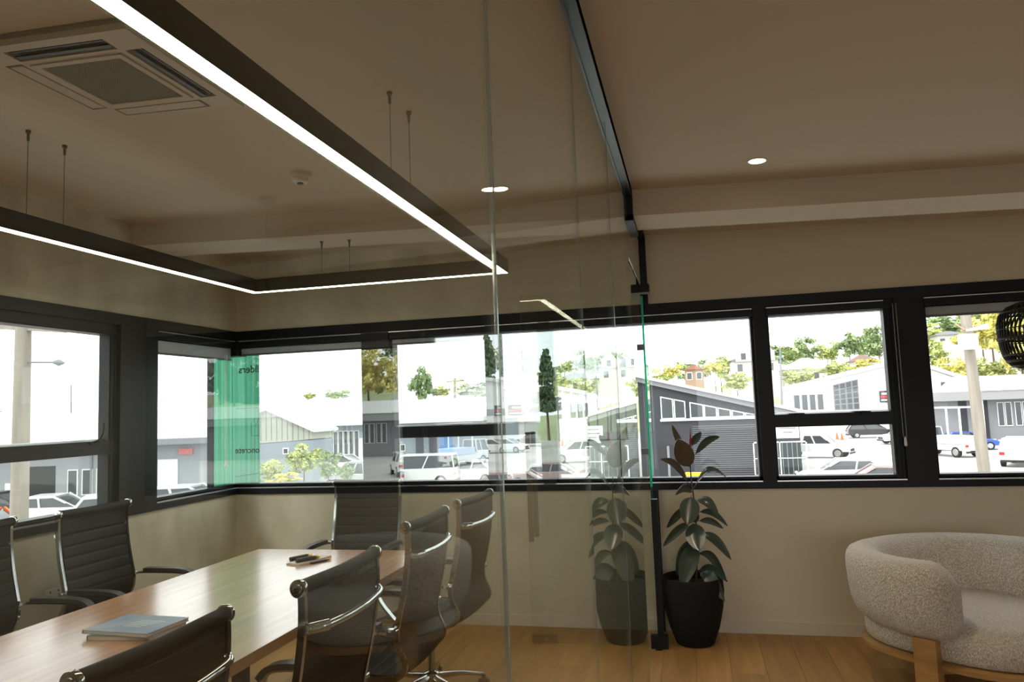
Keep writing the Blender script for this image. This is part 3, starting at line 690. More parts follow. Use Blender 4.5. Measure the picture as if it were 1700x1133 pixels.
for (bp, tp, wpx, dz, face, arch, back) in leaves:
    B = PP(*bp); T = PP(*tp, dz); L = (T-B).length; ax = (T-B)/L
    toc = Vector((0, -1, .15)); toc = (toc-ax*toc.dot(ax)).normalized(); side = ax.cross(toc).normalized()
    ang = (1-face)*1.0*(1 if rl.random() > .5 else -1)
    nrm = (toc*math.cos(ang)+side*math.sin(ang)).normalized(); side = ax.cross(nrm).normalized()
    up = Vector((0, 0, 1)); hw_ = wpx/2*5.3/FPX/max(.6, math.cos(ang))
    b = bm_new(); N = 12; rows = []
    for i in range(N+1):
        t_ = i/N; tt = max(0, (t_-.1)/.9)
        wv = hw_*(math.sin(PI*min(1, tt**.85))**.62) if tt > 0 else 0
        wv = max(wv, .0016)
        ctr = B+ax*L*t_+up*(-arch*L*.55*math.sin(PI*t_))
        row = []
        for k in range(-2, 3):
            row.append(ctr+side*wv*k/2+nrm*abs(k/2)*wv*.22)
        rows.append(row)
    th = .0012
    for sgn, mi in ((1, 1 if back else 0), (-1, 0 if back else 1)):
        vv = [[b.verts.new(p+nrm*th*sgn) for p in r] for r in rows]
        for i in range(N):
            for k in range(4):
                f = b.faces.new((vv[i][k], vv[i][k+1], vv[i+1][k+1], vv[i+1][k])); f.material_index = mi
        if sgn == 1: v1 = vv
        else:
            for i in range(N):
                for k in (0, 4): f = b.faces.new((v1[i][k], v1[i+1][k], vv[i+1][k], vv[i][k])); f.material_index = 0
    obj('leaf', b, [leaf_m, leaf_b], pl, smooth=True, autos=70)

# ------------------------------------------------------------------ boucle armchair
bou = bpy.data.materials.new('cream_boucle'); bou.use_nodes = True; n = bou.node_tree; pb = n.nodes['Principled BSDF']
pb.inputs['Roughness'].default_value = .95; pb.inputs['Sheen Weight'].default_value = .5
t_ = n.nodes.new('ShaderNodeTexCoord'); vo = n.nodes.new('ShaderNodeTexVoronoi'); vo.inputs['Scale'].default_value = 1; mpb = n.nodes.new('ShaderNodeMapping'); mpb.inputs['Scale'].default_value = (200, 200, 105)
no = n.nodes.new('ShaderNodeTexNoise'); no.inputs['Scale'].default_value = .9; rr_ = n.nodes.new('ShaderNodeValToRGB')
rr_.color_ramp.elements[0].color = (.52, .45, .355, 1); rr_.color_ramp.elements[0].position = .15; rr_.color_ramp.elements[1].color = (.97, .93, .84, 1); rr_.color_ramp.elements[1].position = .42  # darker tone between the loops: crevice shade put into the colour
ma = n.nodes.new('ShaderNodeMath'); ma.operation = 'SUBTRACT'; bpn = n.nodes.new('ShaderNodeBump'); bpn.inputs['Strength'].default_value = .9; bpn.inputs['Distance'].default_value = .018
n.links.new(t_.outputs['Object'], mpb.inputs['Vector']); n.links.new(mpb.outputs['Vector'], vo.inputs['Vector']); n.links.new(mpb.outputs['Vector'], no.inputs['Vector'])
ma.inputs[0].default_value = 1; n.links.new(vo.outputs['Distance'], ma.inputs[1])
m2 = n.nodes.new('ShaderNodeMath'); m2.operation = 'MULTIPLY'; n.links.new(ma.outputs[0], m2.inputs[0]); n.links.new(no.outputs['Fac'], m2.inputs[1])
n.links.new(m2.outputs[0], rr_.inputs['Fac']); n.links.new(rr_.outputs['Color'], pb.inputs['Base Color']); n.links.new(m2.outputs[0], bpn.inputs['Height']); n.links.new(bpn.outputs['Normal'], pb.inputs['Normal'])
AX, AY = 1.385, 4.60
arm = thing('armchair', 'cream boucle tub armchair on an oak plinth with oak legs', 'armchair', (AX, AY, 0), math.radians(-46))
# local: facing +X. back wraps around -X
def backpath(a): # a from -1..1, angle around
    th = PI + a*math.radians(118); return Vector((.46*math.cos(th)+.0, .47*math.sin(th), 0)), th
b = bm_new(); rings = []; NS = 44
for i in range(NS+1):
    a = -1+2*i/NS; c, th = backpath(a)
    rad = Vector((math.cos(th), math.sin(th), 0)); e = max(0, abs(a)-.86)/.14
    zt = .745-.05*e**2-.02*(1-abs(a)) ; zb = .35; k = math.sqrt(max(0.0, 1-e*e)) if e > 0 else 1; k = max(k, .12)
    tn = Vector((-math.sin(th), math.cos(th), 0))*(1 if a > 0 else -1)
    zc_ = (zt+zb)/2; hz = (zt-zb)/2*(.55+.45*k); tk = .115*k
    r = []
    for q in range(24):
        f = 2*PI*q/24; cs, sn = math.cos(f), math.sin(f)
        sx = math.copysign(abs(cs)**.62, cs); sz = math.copysign(abs(sn)**.62, sn)
        flare = .03*(sn)  # widens upward
        r.append(c+rad*(sx*tk+flare)+Vector((0, 0, zc_+sz*hz)))
    rings.append(r)
ring_sweep(b, rings); obj('wraparound_back', b, bou, arm, smooth=True, autos=80)
def dshape(rx, ry, front, n=40, k=.75):
    out = []
    for i in range(n):
        a = 2*PI*i/n; c, s = math.cos(a), math.sin(a)
        x = math.copysign(abs(c)**k, c)*(front if c > 0 else rx); y = math.copysign(abs(s)**k, s)*ry; out.append((x, y))
    return out
def stacked(b, levels):
    ring_sweep(b, [[Vector((x, y, z)) for x, y in dshape(rx, ry, fr)] for rx, ry, fr, z in levels])
b = bm_new(); stacked(b, [(.42, .43, .50, .252), (.455, .46, .535, .26), (.465, .47, .55, .29), (.465, .47, .56, .37), (.45, .44, .555, .415), (.40, .40, .51, .44), (.25, .25, .35, .45), (.02, .02, .02, .453)]); obj('seat_cushion', b, bou, arm, smooth=True, autos=80)
b = bm_new(); stacked(b, [(.46, .46, .545, .212), (.485, .488, .57, .22), (.485, .488, .57, .242), (.46, .465, .545, .252)]); obj('plinth_rail', b, oak_m, arm, smooth=True)
for a in (-.83, .83, -.25, .25):
    c, th = backpath(a); c *= (1.06 if abs(a) > .5 else .5); M = Matrix.Translation(c) @ Matrix.Rotation(th, 4, 'Z'); b = bm_new()
    bx(b, -.035, .035, -.055, .055, 0, .365 if abs(a) > .5 else .22, 0, M); obj('leg', b, oak_m, arm, bevel=.008)

# ------------------------------------------------------------------ rattan pendant
pc = Vector((1.535, 3.5, 1.81))
pn = thing('pendant_lamp', 'black woven rattan pendant lamp in front of the right window', 'lamp', pc)
rat = mat('black_rattan', (.012, .012, .014), .5)
pr = [(.12, .146), (.175, .138), (.215, .122), (.243, .09), (.253, .05), (.252, 0), (.246, -.05), (.236, -.088), (.215, -.118), (.175, -.136), (.12, -.142)]
b = bm_new()
for k in range(72):
    a = 2*PI*k/72; tube(b, [(r*math.cos(a+.04*math.sin(5*z/.14)), r*math.sin(a+.04*math.sin(5*z/.14)), z) for r, z in pr], .0042, 5)
obj('woven_cane', b, rat, pn, kind='stuff')
b = bm_new()
for (r, z, q) in ((.115, .143, .012), (.15, .138, .008), (.185, .131, .008), (.208, .118, .008), (.255, .03, .0025), (.254, -.01, .006), (.252, -.02, .0025), (.24, -.08, .004), (.226, -.105, .007), (.205, -.124, .008), (.175, -.136, .008), (.118, -.142, .012), (.238, .1, .004)):
    tube(b, [(r*math.cos(2*PI*k/48), r*math.sin(2*PI*k/48), z) for k in range(48)], q, 6, closed=True)
obj('cane_hoop', b, rat, pn, kind='stuff')
b = bm_new(); tube(b, [(0, 0, .14), (0, 0, zc(1.5)-pc.z)], .003, 6); obj('cord', b, rat, pn)
b = bm_new(); lathe(b, [(.02, .04), (.02, .14), (.012, .15)], 16, cap=True); obj('lamp_holder', b, rat, pn)
b = bm_new(); bmesh.ops.create_uvsphere(b, u_segments=16, v_segments=10, radius=.035, matrix=Matrix.Translation((0, 0, .01))); obj('bulb', b, white_plastic, pn, smooth=True)
b = bm_new(); lathe(b, [(.05, 0), (.05, -.025)], 20, (0, 0, zc(1.5)-pc.z), cap=True); obj('ceiling_rose', b, rat, pn)
for (x, y) in ((0, .118), (0, -.118)):
    pass
b = bm_new(); tube(b, [(-.118, 0, .143), (.118, 0, .143)], .004, 6); tube(b, [(0, -.118, .143), (0, .118, .143)], .004, 6); obj('top_spider', b, rat, pn)

# ================================================================== outside
GZ = -3.0
def G(px, py): return at(px, py, z=GZ)
asph = mat('asphalt', (.52, .505, .48), .9, noise=(.15, .25, (1, 1, 1), (.42, .41, .39)))
grass_m = mat('hill_grass', (.42, .44, .26), .95, noise=(.1, .4, (1, 1, 1), (.26, .32, .14)))
b = bm_new(); bx(b, -160, 190, -120, 300, GZ-.3, GZ)
o = obj('ground', b, asph); o['kind'] = 'structure'; o['label'] = 'pale asphalt car park'
def hill_h(x, y):
    t = max(0, min(1, (y-104)/120)); t = t*t*(3-2*t); s = max(0, min(1, (x+60)/110)); s = .12+.88*s*s*(3-2*s)
    return GZ-.2+t*13*s
b = bm_new(); NX, NY = 60, 24; vv = []
for j in range(NY+1):
    y = 100+j*200/NY; vv.append([b.verts.new((-160+i*430/NX, y, hill_h(-160+i*430/NX, y)+.35*math.sin(i*1.3+j))) for i in range(NX+1)])
for j in range(NY):
    for i in range(NX): b.faces.new((vv[j][i], vv[j][i+1], vv[j+1][i+1], vv[j+1][i]))
o = obj('hill', b, grass_m, smooth=True); o['kind'] = 'structure'; o['label'] = 'green hillside rising behind the car park'

white_wall = mat('white_cladding', (.74, .74, .73), .7); white_roof = mat('pale_roof', (.66, .66, .64), .6)
grey_wall = mat('dark_grey_render', (.04, .042, .05), .8, noise=(.8, .2)); mid_grey = mat('mid_grey_wall', (.22, .225, .24), .8)
blue_grey = mat('blue_grey_wall', (.27, .31, .35), .8); dk_glass = mat('far_glass', (.05, .06, .065), .12, spec=.8); trim_w = mat('white_trim', (.75, .75, .74), .5)
iron = mat('corrugated_beige', (.42, .42, .36), .7); red_m = mat('sign_red', (.6, .04, .04), .5); roller = mat('roller_door', (.05, .053, .062), .6)
tile_roof = mat('house_roof', (.16, .16, .17), .8); rust = mat('rust_brown_panel', (.38, .26, .19), .8); house_w = mat('house_weatherboard', (.62, .61, .58), .8)
timber = mat('weathered_pole', (.34, .30, .25), .9, noise=(6, .35, (1, 1, .1)))
tyre = mat('tyre', (.02, .02, .02), .8); cglass = mat('car_glass', (.03, .035, .04), .08, spec=.9); rimm = mat('alloy_rim', (.45, .46, .47), .35, metal=.8)
lampr = mat('tail_lamp', (.45, .02, .02), .3); lampw = mat('head_lamp', (.8, .8, .78), .15)

class Bld:
    """a building in local metres: x along the front, y into depth, z up; front plane at y=0"""
    def __init__(s, name, label, cat, loc, rz=0):
        s.t = thing(name, label, cat, loc, rz)
    def box(s, name, x0, x1, y0, y1, z0, z1, m, parent=None, label=None):
        b = bm_new(); bx(b, x0, x1, y0, y1, z0, z1); o = obj(name, b, m, parent or s.t)
        if label: o['label'] = label
        return o
    def poly(s, name, pts, y0, y1, m, parent=None):
        b = bm_new(); prism(b, pts, 1, y0, y1); return obj(name, b, m, parent or s.t)
    def window(s, x0, x1, z0, z1, y=0, ft=.08, cols=1, rows=1, m=None, top=None):
        """window frame with pane (and muntins); top = (zl, zr) for a raked head"""
        zl, zr = top or (z1, z1)
        f = s.poly('window', [(x0, z0), (x1, z0), (x1, zr), (x0, zl)], y-.06, y+.03, m or trim_w)
        k = ft; dz = (zr-zl)/(x1-x0)
        b = bm_new()
        for i in range(cols):
            a = x0+k+(x1-x0-2*k)*i/cols+(k/3 if i else 0); c = x0+k+(x1-x0-2*k)*(i+1)/cols-(k/3 if i < cols-1 else 0)
            for j in range(rows):
                za = z0+k; tl = zl+(a-x0)*dz-k; tr2 = zl+(c-x0)*dz-k
                def L(t, q): return za+(q-za)*t
                t0 = j/rows+(.02 if j else 0); t1 = (j+1)/rows-(.02 if j < rows-1 else 0)
                prism(b, [(a, L(t0, tl)), (c, L(t0, tr2)), (c, L(t1, tr2)), (a, L(t1, tl))], 1, y-.075, y-.05)
        obj('pane', b, dk_glass, f, kind='stuff' if cols*rows > 1 else None); return f

# --- dark grey factory straight across the car park
Y0 = 48.4
def lx(px, py=700): return at(px, py, y=Y0).x
def lz(px, py): return at(px, py, y=Y0).z
x0, x1 = lx(1059, 650), lx(1328, 720); zl, zr = lz(1059, 623), lz(1326, 683)
B = Bld('grey_workshop', 'dark grey workshop with a raked roof, clerestory windows and wide roller door', 'building', (0, Y0, 0))
B.poly('wall', [(x0, GZ), (x1, GZ), (x1, zr-.1), (x0, zl-.1)], 0, 16, grey_wall)
B.poly('roof', [(x0-.2, zl-.1), (x1+.3, zr-.13), (x1+.3, zr+.06), (x0-.2, zl+.09)], -.35, 16.2, white_roof)
B.poly('fascia', [(x0-.1, zl-.42), (x1+.1, zr-.42), (x1+.1, zr-.12), (x0-.1, zl-.09)], -.2, -.002, mid_grey)
sl = (zr-zl)/(x1-x0)
wz = lz(1180, 694); pxs = [(1097, 1118), (1119, 1138), (1145, 1168), (1168.5, 1190), (1191, 1213), (1214, 1235), (1236, 1259)]
for a, c in pxs:
    xa, xc = lx(a, 680), lx(c, 680); ta = zl+sl*(xa-x0)-1.05+.25*(a-1097)/160; tb_ = zl+sl*(xc-x0)-1.05+.25*(c-1097)/160
    B.window(xa, xc, wz, 0, -.01, .07, top=(ta, tb_))
B.box('window_sill', lx(1096, 696), lx(1260, 696), -.12, 0, wz-.14, wz, trim_w)
rd = B.box('roller_door', lx(1150, 740), lx(1259, 740), -.03, 0, GZ, lz(1200, 707), roller)
b = bm_new(); zt = lz(1200, 707); z = GZ+.08
while z < zt: bx(b, lx(1150, 740)+.04, lx(1259, 740)-.04, -.075, -.03, z, z+.055); z += .13
obj('door_slat', b, mat('roller_slat', (.10, .105, .118), .6), rd, kind='stuff')
B.box('entry_door', lx(1094, 760), lx(1121, 760), -.03, 0, GZ, lz(1100, 739), mat('dark_opening', (.02, .02, .024), .6))
B.box('side_post', lx(1108, 760), lx(1112, 760), -.06, 0, GZ, lz(1100, 741), mid_grey)
sg = B.box('sign_board', lx(1287, 700), lx(1325, 700), -.08, 0, lz(1300, 728), lz(1300, 698), trim_w)
b = bm_new()
for k, (u0_, u1_) in enumerate(((.2, .8), (.12, .88), (.3, .7))): 
    xa, xb = lx(1287, 700), lx(1325, 700); zz = lz(1300, 704+k*7); bx(b, xa+(xb-xa)*u0_, xa+(xb-xa)*u1_, -.09, -.08, zz-.05, zz+.03)
obj('sign_lettering', b, mid_grey, sg, kind='stuff')
gt = thing('mesh_gate', 'white framed mesh gate in front of the dark workshop corner', 'gate', (lx(1294, 760), Y0-.6, GZ))
b = bm_new(); gw = 1.55; gh = 2.05
for (a, c, d, e) in ((-gw, -gw+.07, 0, gh), (gw-.07, gw, 0, gh), (-.035, .035, 0, gh), (-gw, gw, 0, .07), (-gw, gw, gh-.07, gh), (-gw, gw, gh/2, gh/2+.05)): bx(b, a, c, -.03, .03, d, e)
obj('frame', b, trim_w, gt)
b = bm_new()
for k in range(11): bx(b, -gw+.28*k, -gw+.28*k+.02, -.01, .01, 0, gh)
obj('mesh_wire', b, mat('gate_green', (.25, .42, .34), .6), gt, kind='stuff')

# --- white factory with gable
Y1 = 97.0
def X1(px, py=660): return at(px, py, y=Y1).x
def Z1(px, py): return at(px, py, y=Y1).z
B = Bld('white_factory', 'long white gabled factory with a tall grid window and black sign board', 'building', (0, Y1, 0))
pl_, pk, pr_ = (X1(1310, 647), Z1(1310, 647)), (X1(1503, 600), Z1(1503, 600)), (X1(1606, 634), Z1(1606, 634))
B.poly('wall', [(pl_[0], GZ), (pr_[0], GZ), pr_, pk, pl_], 0, 6, white_wall)
B.poly('roof', [(pl_[0]-.4, pl_[1]-.1), pk, (pr_[0]+.4, pr_[1]-.1), (pr_[0]+.4, pr_[1]+.35), (pk[0], pk[1]+.45), (pl_[0]-.4, pl_[1]+.35)], -.4, 6.5, white_roof)
def sl1(x): return pl_[1]+(pk[1]-pl_[1])*(x-pl_[0])/(pk[0]-pl_[0])
xa, xb = X1(1384), X1(1426)
for k in range(4):
    a = xa+(xb-xa)*k/4; c = xa+(xb-xa)*(k+1)/4
    B.window(a, c, Z1(1400, 681), 0, -.01, .1, 1, 5, top=(sl1(a)-.75, sl1(c)-.75), m=mid_grey)
for k in range(4):
    a = X1(1317+13*k); B.window(a, a+.75, Z1(1340, 682), Z1(1340, 655), -.01, .06, m=white_roof)
for k in range(3):
    a = X1(1562+10*k); B.window(a, a+.7, Z1(1570, 652), Z1(1570, 633)-.25*k, -.01, .1)
sg = B.box('sign_board', X1(1460), X1(1493), -.15, 0, Z1(1475, 668), Z1(1475, 649), mat('sign_black', (.02, .02, .022), .5))
xa, xb, za, zb = X1(1460), X1(1493), Z1(1475, 668), Z1(1475, 649)
def sbar(n_, u0_, u1_, v0_, v1_, m): 
    b = bm_new(); bx(b, xa+(xb-xa)*u0_, xa+(xb-xa)*u1_, -.18, -.15, za+(zb-za)*v0_, za+(zb-za)*v1_); return obj(n_, b, m, sg)
sbar('sign_band', .06, .94, .36, .58, red_m); sbar('sign_band', .1, .75, .66, .84, trim_w); sbar('sign_band', .06, .94, .12, .26, trim_w)
B.box('door', X1(1393), X1(1401), -.05, 0, GZ, Z1(1397, 697), white_roof)

# --- grey office with wide eave on the right
Y2 = 76.0
def X2(px, py=690): return at(px, py, y=Y2).x
def Z2(px, py): return at(px, py, y=Y2).z
B = Bld('grey_office', 'low grey office with white roof, deep fascia and paired windows on the right', 'building', (0, Y2, 0))
xa, xb = X2(1574), X2(1574)+34
ze = Z2(1640, 664); zf = Z2(1640, 649); zr_ = Z2(1640, 622)
B.box('wall', xa, xb, 0, 12, GZ, ze, mid_grey)
B.box('fascia', xa-.8, xb+.8, -1.2, 12.5, ze, zf, mat('fascia_grey', (.30, .30, .30), .7))
b = bm_new(); prism(b, [(-1.3, zf), (12.6, zf), (6, zr_)], 0, xa+2.5, xb); v = None; obj('roof', b, white_roof, B.t)
B.box('recess_shade', X2(1592), X2(1606), -.02, 0, GZ, ze, grey_wall); B.box('recess_shade', X2(1633), X2(1641), -.02, 0, GZ, ze, grey_wall)  # flat dark strips, the shade of recesses put into their colour
for k in range(6):
    for q in (0, .62):
        B.window(X2(1656)+k*1.42+q*1.0+(k//2)*1.2, X2(1656)+k*1.42+q*1.0+(k//2)*1.2+.55, Z2(1660, 708), Z2(1660, 668), -.01, .07)
B.box('column', X2(1622), X2(1628), -.9, -.6, GZ, ze, trim_w)
# --- long blue-grey shop building, mid left
Y3 = 62.0
def X3(px, py=720): return at(px, py, y=Y3).x
def Z3(px, py): return at(px, py, y=Y3).z
B = Bld('shop_building', 'long blue-grey shop building with pale roof and glazed white-barred front', 'building', (0, Y3, 0))
xa, xb = X3(519), X3(800); ze = Z3(600, 702)
B.box('wall', xa, xb, 0, 14, GZ, ze-.1, blue_grey)
b = bm_new(); prism(b, [(-1.0, ze-.15), (14, ze-.15), (14, Z3(600, 664)-.3), (11, Z3(600, 664)), (-1.0, ze+.1)], 0, xa-.4, xb+.4); obj('roof', b, white_roof, B.t)
B.box('gutter', xa-.5, xb+.5, -1.12, -1.0, ze-.2, ze+.1, trim_w)
for k in range(7):
    a = X3(536)+k*.52; B.window(a, a+.46, GZ+.6, Z3(560, 716), -.01, .07)
B.box('shop_sign', X3(522), X3(535), -.1, 0, Z3(530, 755), Z3(530, 735), red_m)
B.box('white_door', X3(590), X3(602), -.05, 0, GZ, Z3(595, 728), white_wall)
for q in (653, 664): B.window(X3(q), X3(q)+.5, Z3(660, 750), Z3(660, 738), -.01, .07)
B.box('blue_panel', X3(730), X3(750), -.06, 0, GZ, Z3(740, 722), mat('blue_panel', (.12, .25, .5), .6))
for q in (612, 630, 690, 712): B.box('wall_panel', X3(q), X3(q)+.7, -.05, 0, GZ, ze-.5, mat('charcoal_panel', (.10, .10, .115), .7))
# --- white gabled hall behind it
B = Bld('white_hall', 'white hall with a raked window band right of the shop building', 'building', (0, 80, 0))
def X4(px, py=690): return at(px, py, y=80).x
def Z4(px, py): return at(px, py, y=80).z
B.poly('wall', [(X4(700), GZ), (X4(862), GZ), (X4(862), Z4(862, 700)), (X4(790), Z4(790, 664)), (X4(700), Z4(700, 690))], 0, 10, white_wall)
B.poly('roof', [(X4(698), Z4(700, 690)), (X4(790), Z4(790, 664)), (X4(866), Z4(866, 702)), (X4(866), Z4(866, 699)), (X4(790), Z4(790, 660)), (X4(698), Z4(700, 686))], -.5, 10.5, white_roof)
for k in range(4):
    a = X4(767)+k*1.05; B.window(a, a+.85, Z4(780, 702), 0, -.01, .08, top=(Z4(767, 696)+.5*k, Z4(767, 696)+.5*k+.45))

# --- beige and blue-grey gabled shed behind the corner
Y5 = 46.0
def p5(px, py): q = at(px, py, y=Y5); return (q.x, q.z)
B = Bld('gabled_shed', 'gabled shed, corrugated beige above and blue-grey below, behind the garden shrubs', 'building', (0, Y5, 0))
eL, pk5, eR = p5(306, 737), p5(445, 680), p5(520, 713); zM = p5(470, 731)[1]
B.box('wall', eL[0]+.2, eR[0]-.1, 0, 3, GZ, min(zM, eL[1]), blue_grey)
B.poly('gable', [(eL[0]+.2, zM-.45), (eR[0]-.1, zM-.0), (eR[0]-.1, eR[1]), pk5, (eL[0]+.2, eL[1]+.05)], -.04, 3, iron)
B.poly('roof', [(eL[0]-.2, eL[1]-.25), (pk5[0], pk5[1]-.05), (eR[0]+.25, eR[1]-.2), (eR[0]+.25, eR[1]), (pk5[0], pk5[1]+.2), (eL[0]-.2, eL[1])], -.4, 3.2, white_roof)
b = bm_new()
for k in range(24):
    x = eL[0]+.4+(eR[0]-eL[0]-.7)*k/23; zt = (eL[1]+(pk5[1]-eL[1])*(x-eL[0])/(pk5[0]-eL[0])) if x < pk5[0] else (eR[1]+(pk5[1]-eR[1])*(eR[0]-x)/(eR[0]-pk5[0]))
    if zt-.1 > zM: bx(b, x-.02, x+.02, -.07, -.04, zM, zt-.1)
obj('cladding_rib', b, mat('rib_beige', (.30, .30, .26), .7), B.t, kind='stuff')
B.window(p5(470, 750)[0], p5(480, 750)[0], p5(470, 755)[1], p5(470, 744)[1])
# --- long warehouse seen through the left windows
aw = YAW
c1 = G(190, 850); 
B = Bld('long_warehouse', 'long grey warehouse with pale roof seen through the left windows', 'building', (c1.x, c1.y, 0), aw)
sc_ = 1/31.6; ze = H-30*sc_; zr_ = H+26*sc_
B.box('wall', -14, 5.0, 0, 5, GZ, ze, mat('warehouse_wall', (.30, .31, .33), .8))
b = bm_new(); prism(b, [(-.6, ze-.1), (5, ze-.1), (5, zr_-.2), (4.5, zr_-.1), (-.6, ze+.12)], 0, -14.5, 5.3); obj('roof', b, white_roof, B.t)
B.box('gutter', -14.5, 5.3, -.75, -.6, ze-.22, ze+.08, mid_grey)
for k in range(5):
    a = (112-190+k*24)*sc_; B.window(a, a+.55, H-116*sc_, H-73*sc_, -.01, .06)
B.box('garage_opening_shade', (48-190)*sc_, (91-190)*sc_, -.02, 0, GZ+.4, H-66*sc_, mat('dark_opening', (.02, .02, .024), .6))  # flat dark panel, the shade inside the garage put into its colour
B.box('roller_door', (262-190)*sc_, (295-190)*sc_, -.05, 0, GZ+.2, H-62*sc_, white_wall)
B.box('shop_sign', (297-190)*sc_, (320-190)*sc_, -.08, 0, H-55*sc_, H-45*sc_, mat('pale_red_sign', (.6, .2, .2), .6))
B.box('notice', (8-190)*sc_, (18-190)*sc_, -.05, 0, H-115*sc_, H-92*sc_, trim_w)
B.box('down_pipe', (150-190)*sc_, (153-190)*sc_, -.1, 0, GZ, ze, mid_grey)


# --- poles
def pole(name, label, px0, py0, px1, py1, Y, r0_, r1_, m=timber):
    a = at(px0, py0, y=Y); c = at(px1, py1, y=Y); d = (a-c).normalized(); base = c+d*((c.z-GZ)/-d.z if d.z < 0 else 0)
    base = c+(c-a)*((c.z-GZ)/(a.z-c.z)); t = thing(name, label, 'pole', base)
    b = bm_new(); tube(b, [Vector((0, 0, 0)), a-base], r0_, 12, rs=[r0_, r1_]); obj('post', b, m, t, smooth=True); return t, base, a
t, bs, tp_ = pole('power_pole', 'thick concrete power pole behind the pendant lamp window', 1600, 500, 1634, 785, 26, .19, .15)
q = at(1606, 568, y=25.7)-bs; b = bm_new(); bx(b, q.x-.24, q.x+.24, q.y-.2, q.y+.1, q.z-.24, q.z+.24); obj('junction_box', b, trim_w, t, bevel=.02)
q2 = at(1573, 573, y=25.7)-bs; b = bm_new(); tube(b, [q2, q+Vector((-.2, 0, -.15))], .05, 8); bmesh.ops.create_uvsphere(b, u_segments=12, v_segments=8, radius=.13, matrix=Matrix.Translation(q2)); obj('side_lamp', b, trim_w, t, smooth=True)
q3 = at(1604, 549, y=25.7)-bs; q4 = at(1640, 542, y=25.7)-bs; b = bm_new(); tube(b, [q3, q4], .05, 8, rs=[.03, .09]); obj('lamp_arm', b, trim_w, t, smooth=True)
for k in (-1, 1):
    b = bm_new(); q5 = at(1600+14*k, 538, y=26)-bs; tube(b, [q5, at(1602, 548, y=25.8)-bs], .03, 6); obj('brace', b, rust, t)
t, bs, tp_ = pole('street_pole', 'weathered timber power pole outside the wide left window', 40, 500, 32, 850, 10.5, .16, .125)
bs_ = bs; yy = 10.5
q = at(46, 602, y=yy)-bs; q2 = at(90, 602, y=yy)-bs; q3 = at(106, 603, y=yy)-bs
b = bm_new(); tube(b, [q, q2], .018, 6); obj('lamp_arm', b, mid_grey, t)
b = bm_new(); tube(b, [q2, q2.lerp(q3, .5), q3], .05, 8, rs=[.03, .06, .02]); obj('lamp_head', b, mid_grey, t, smooth=True)
q = at(-20, 541, y=yy)-bs; q2 = at(108, 548, y=yy)-bs; b = bm_new(); bar(b, [q, q2], .05, .05); obj('cross_arm', b, timber, t)
pole('light_pole', 'thin pale pole beside the hip-roofed house', 1295, 578, 1298, 674, 88, .13, .09, mid_grey)
t, bs, _ = pole('far_power_pole', 'far pole with crossarm over the tree line', 755, 628, 755, 668, 120, .25, .2)
b = bm_new(); bar(b, [at(742, 634, y=120)-bs, at(770, 632, y=120)-bs], .15, .15); obj('cross_arm', b, timber, t)
pole('mast', 'thin mast above the warehouse roof', 118, 640, 118, 684, 48, .08, .05, mid_grey)

# --- houses on the hill
def house(label, pxa, pxb, pyr, pye, pyb, Y, wm, rm, gable=0, dormers=0, wins=3):
    a = at(pxa, pye, y=Y); c = at(pxb, pye, y=Y); w_ = c.x-a.x; zR = at((pxa+pxb)/2, pyr, y=Y).z; zE_ = a.z*.5+c.z*.5; zB_ = at((pxa+pxb)/2, pyb, y=Y).z-4
    B = Bld('house', label, 'house', (a.x, Y, 0)); dp = min(w_, 9)
    B.box('wall', 0, w_, 0, dp, zB_, zE_, wm)
    b = bm_new()
    if gable: prism(b, [(-.4, zE_), (w_+.4, zE_), (w_/2, zR)], 1, -.4, dp+.4)
    else:
        i = min(w_, dp)*.42; vs = [Vector(p) for p in ((-.5, -.5, zE_), (w_+.5, -.5, zE_), (w_+.5, dp+.5, zE_), (-.5, dp+.5, zE_), (i, dp/2, zR), (w_-i, dp/2, zR))]
        v = [b.verts.new(p) for p in vs]
        for q in ((0, 1, 5, 4), (1, 2, 5), (2, 3, 4, 5), (3, 0, 4), (3, 2, 1, 0)): b.faces.new([v[k] for k in q])
    obj('roof', b, rm, B.t)
    for k in range(dormers):
        x = w_*(k+.5)/dormers; d = B.poly('dormer', [(x-1.3, zE_-.2), (x+1.3, zE_-.2), (x+1.3, zE_+1.2), (x, zE_+2.8), (x-1.3, zE_+1.2)], -.6, 3, wm); B.window(x-.5, x+.5, zE_, zE_+1.3, -.6, .1)
    hz_ = zE_-.5
    for k in range(wins):
        x = w_*(k+.5)/wins; B.window(x-.55, x+.55, hz_-1.5, hz_, 0, .12)
    return B
house('white two-dormer house on the hill left of the mullion', 1215, 1292, 582, 598, 622, 132, house_w, tile_roof, 0, 2, 3)
house('pale house with wide grey hip roof on the hill', 1300, 1388, 592, 613, 628, 138, house_w, mat('slate_pale', (.34, .35, .37), .8), wins=4)
house('small house with dark hip roof below the tree crowns', 1414, 1458, 588, 600, 609, 145, house_w, mat('brown_roof', (.2, .13, .10), .8), wins=2)
house('grey house high on the hill behind the power pole', 1556, 1604, 548, 556, 575, 150, house_w, tile_roof, wins=3)
house('two-storey house on the hill beyond the pendant lamp', 1655, 1715, 548, 566, 610, 120, house_w, tile_roof, wins=3)
house('reddish cottage behind the workshop roof', 1136, 1168, 606, 614, 626, 150, rust, mat('red_roof', (.34, .15, .10), .8), 1, wins=2)

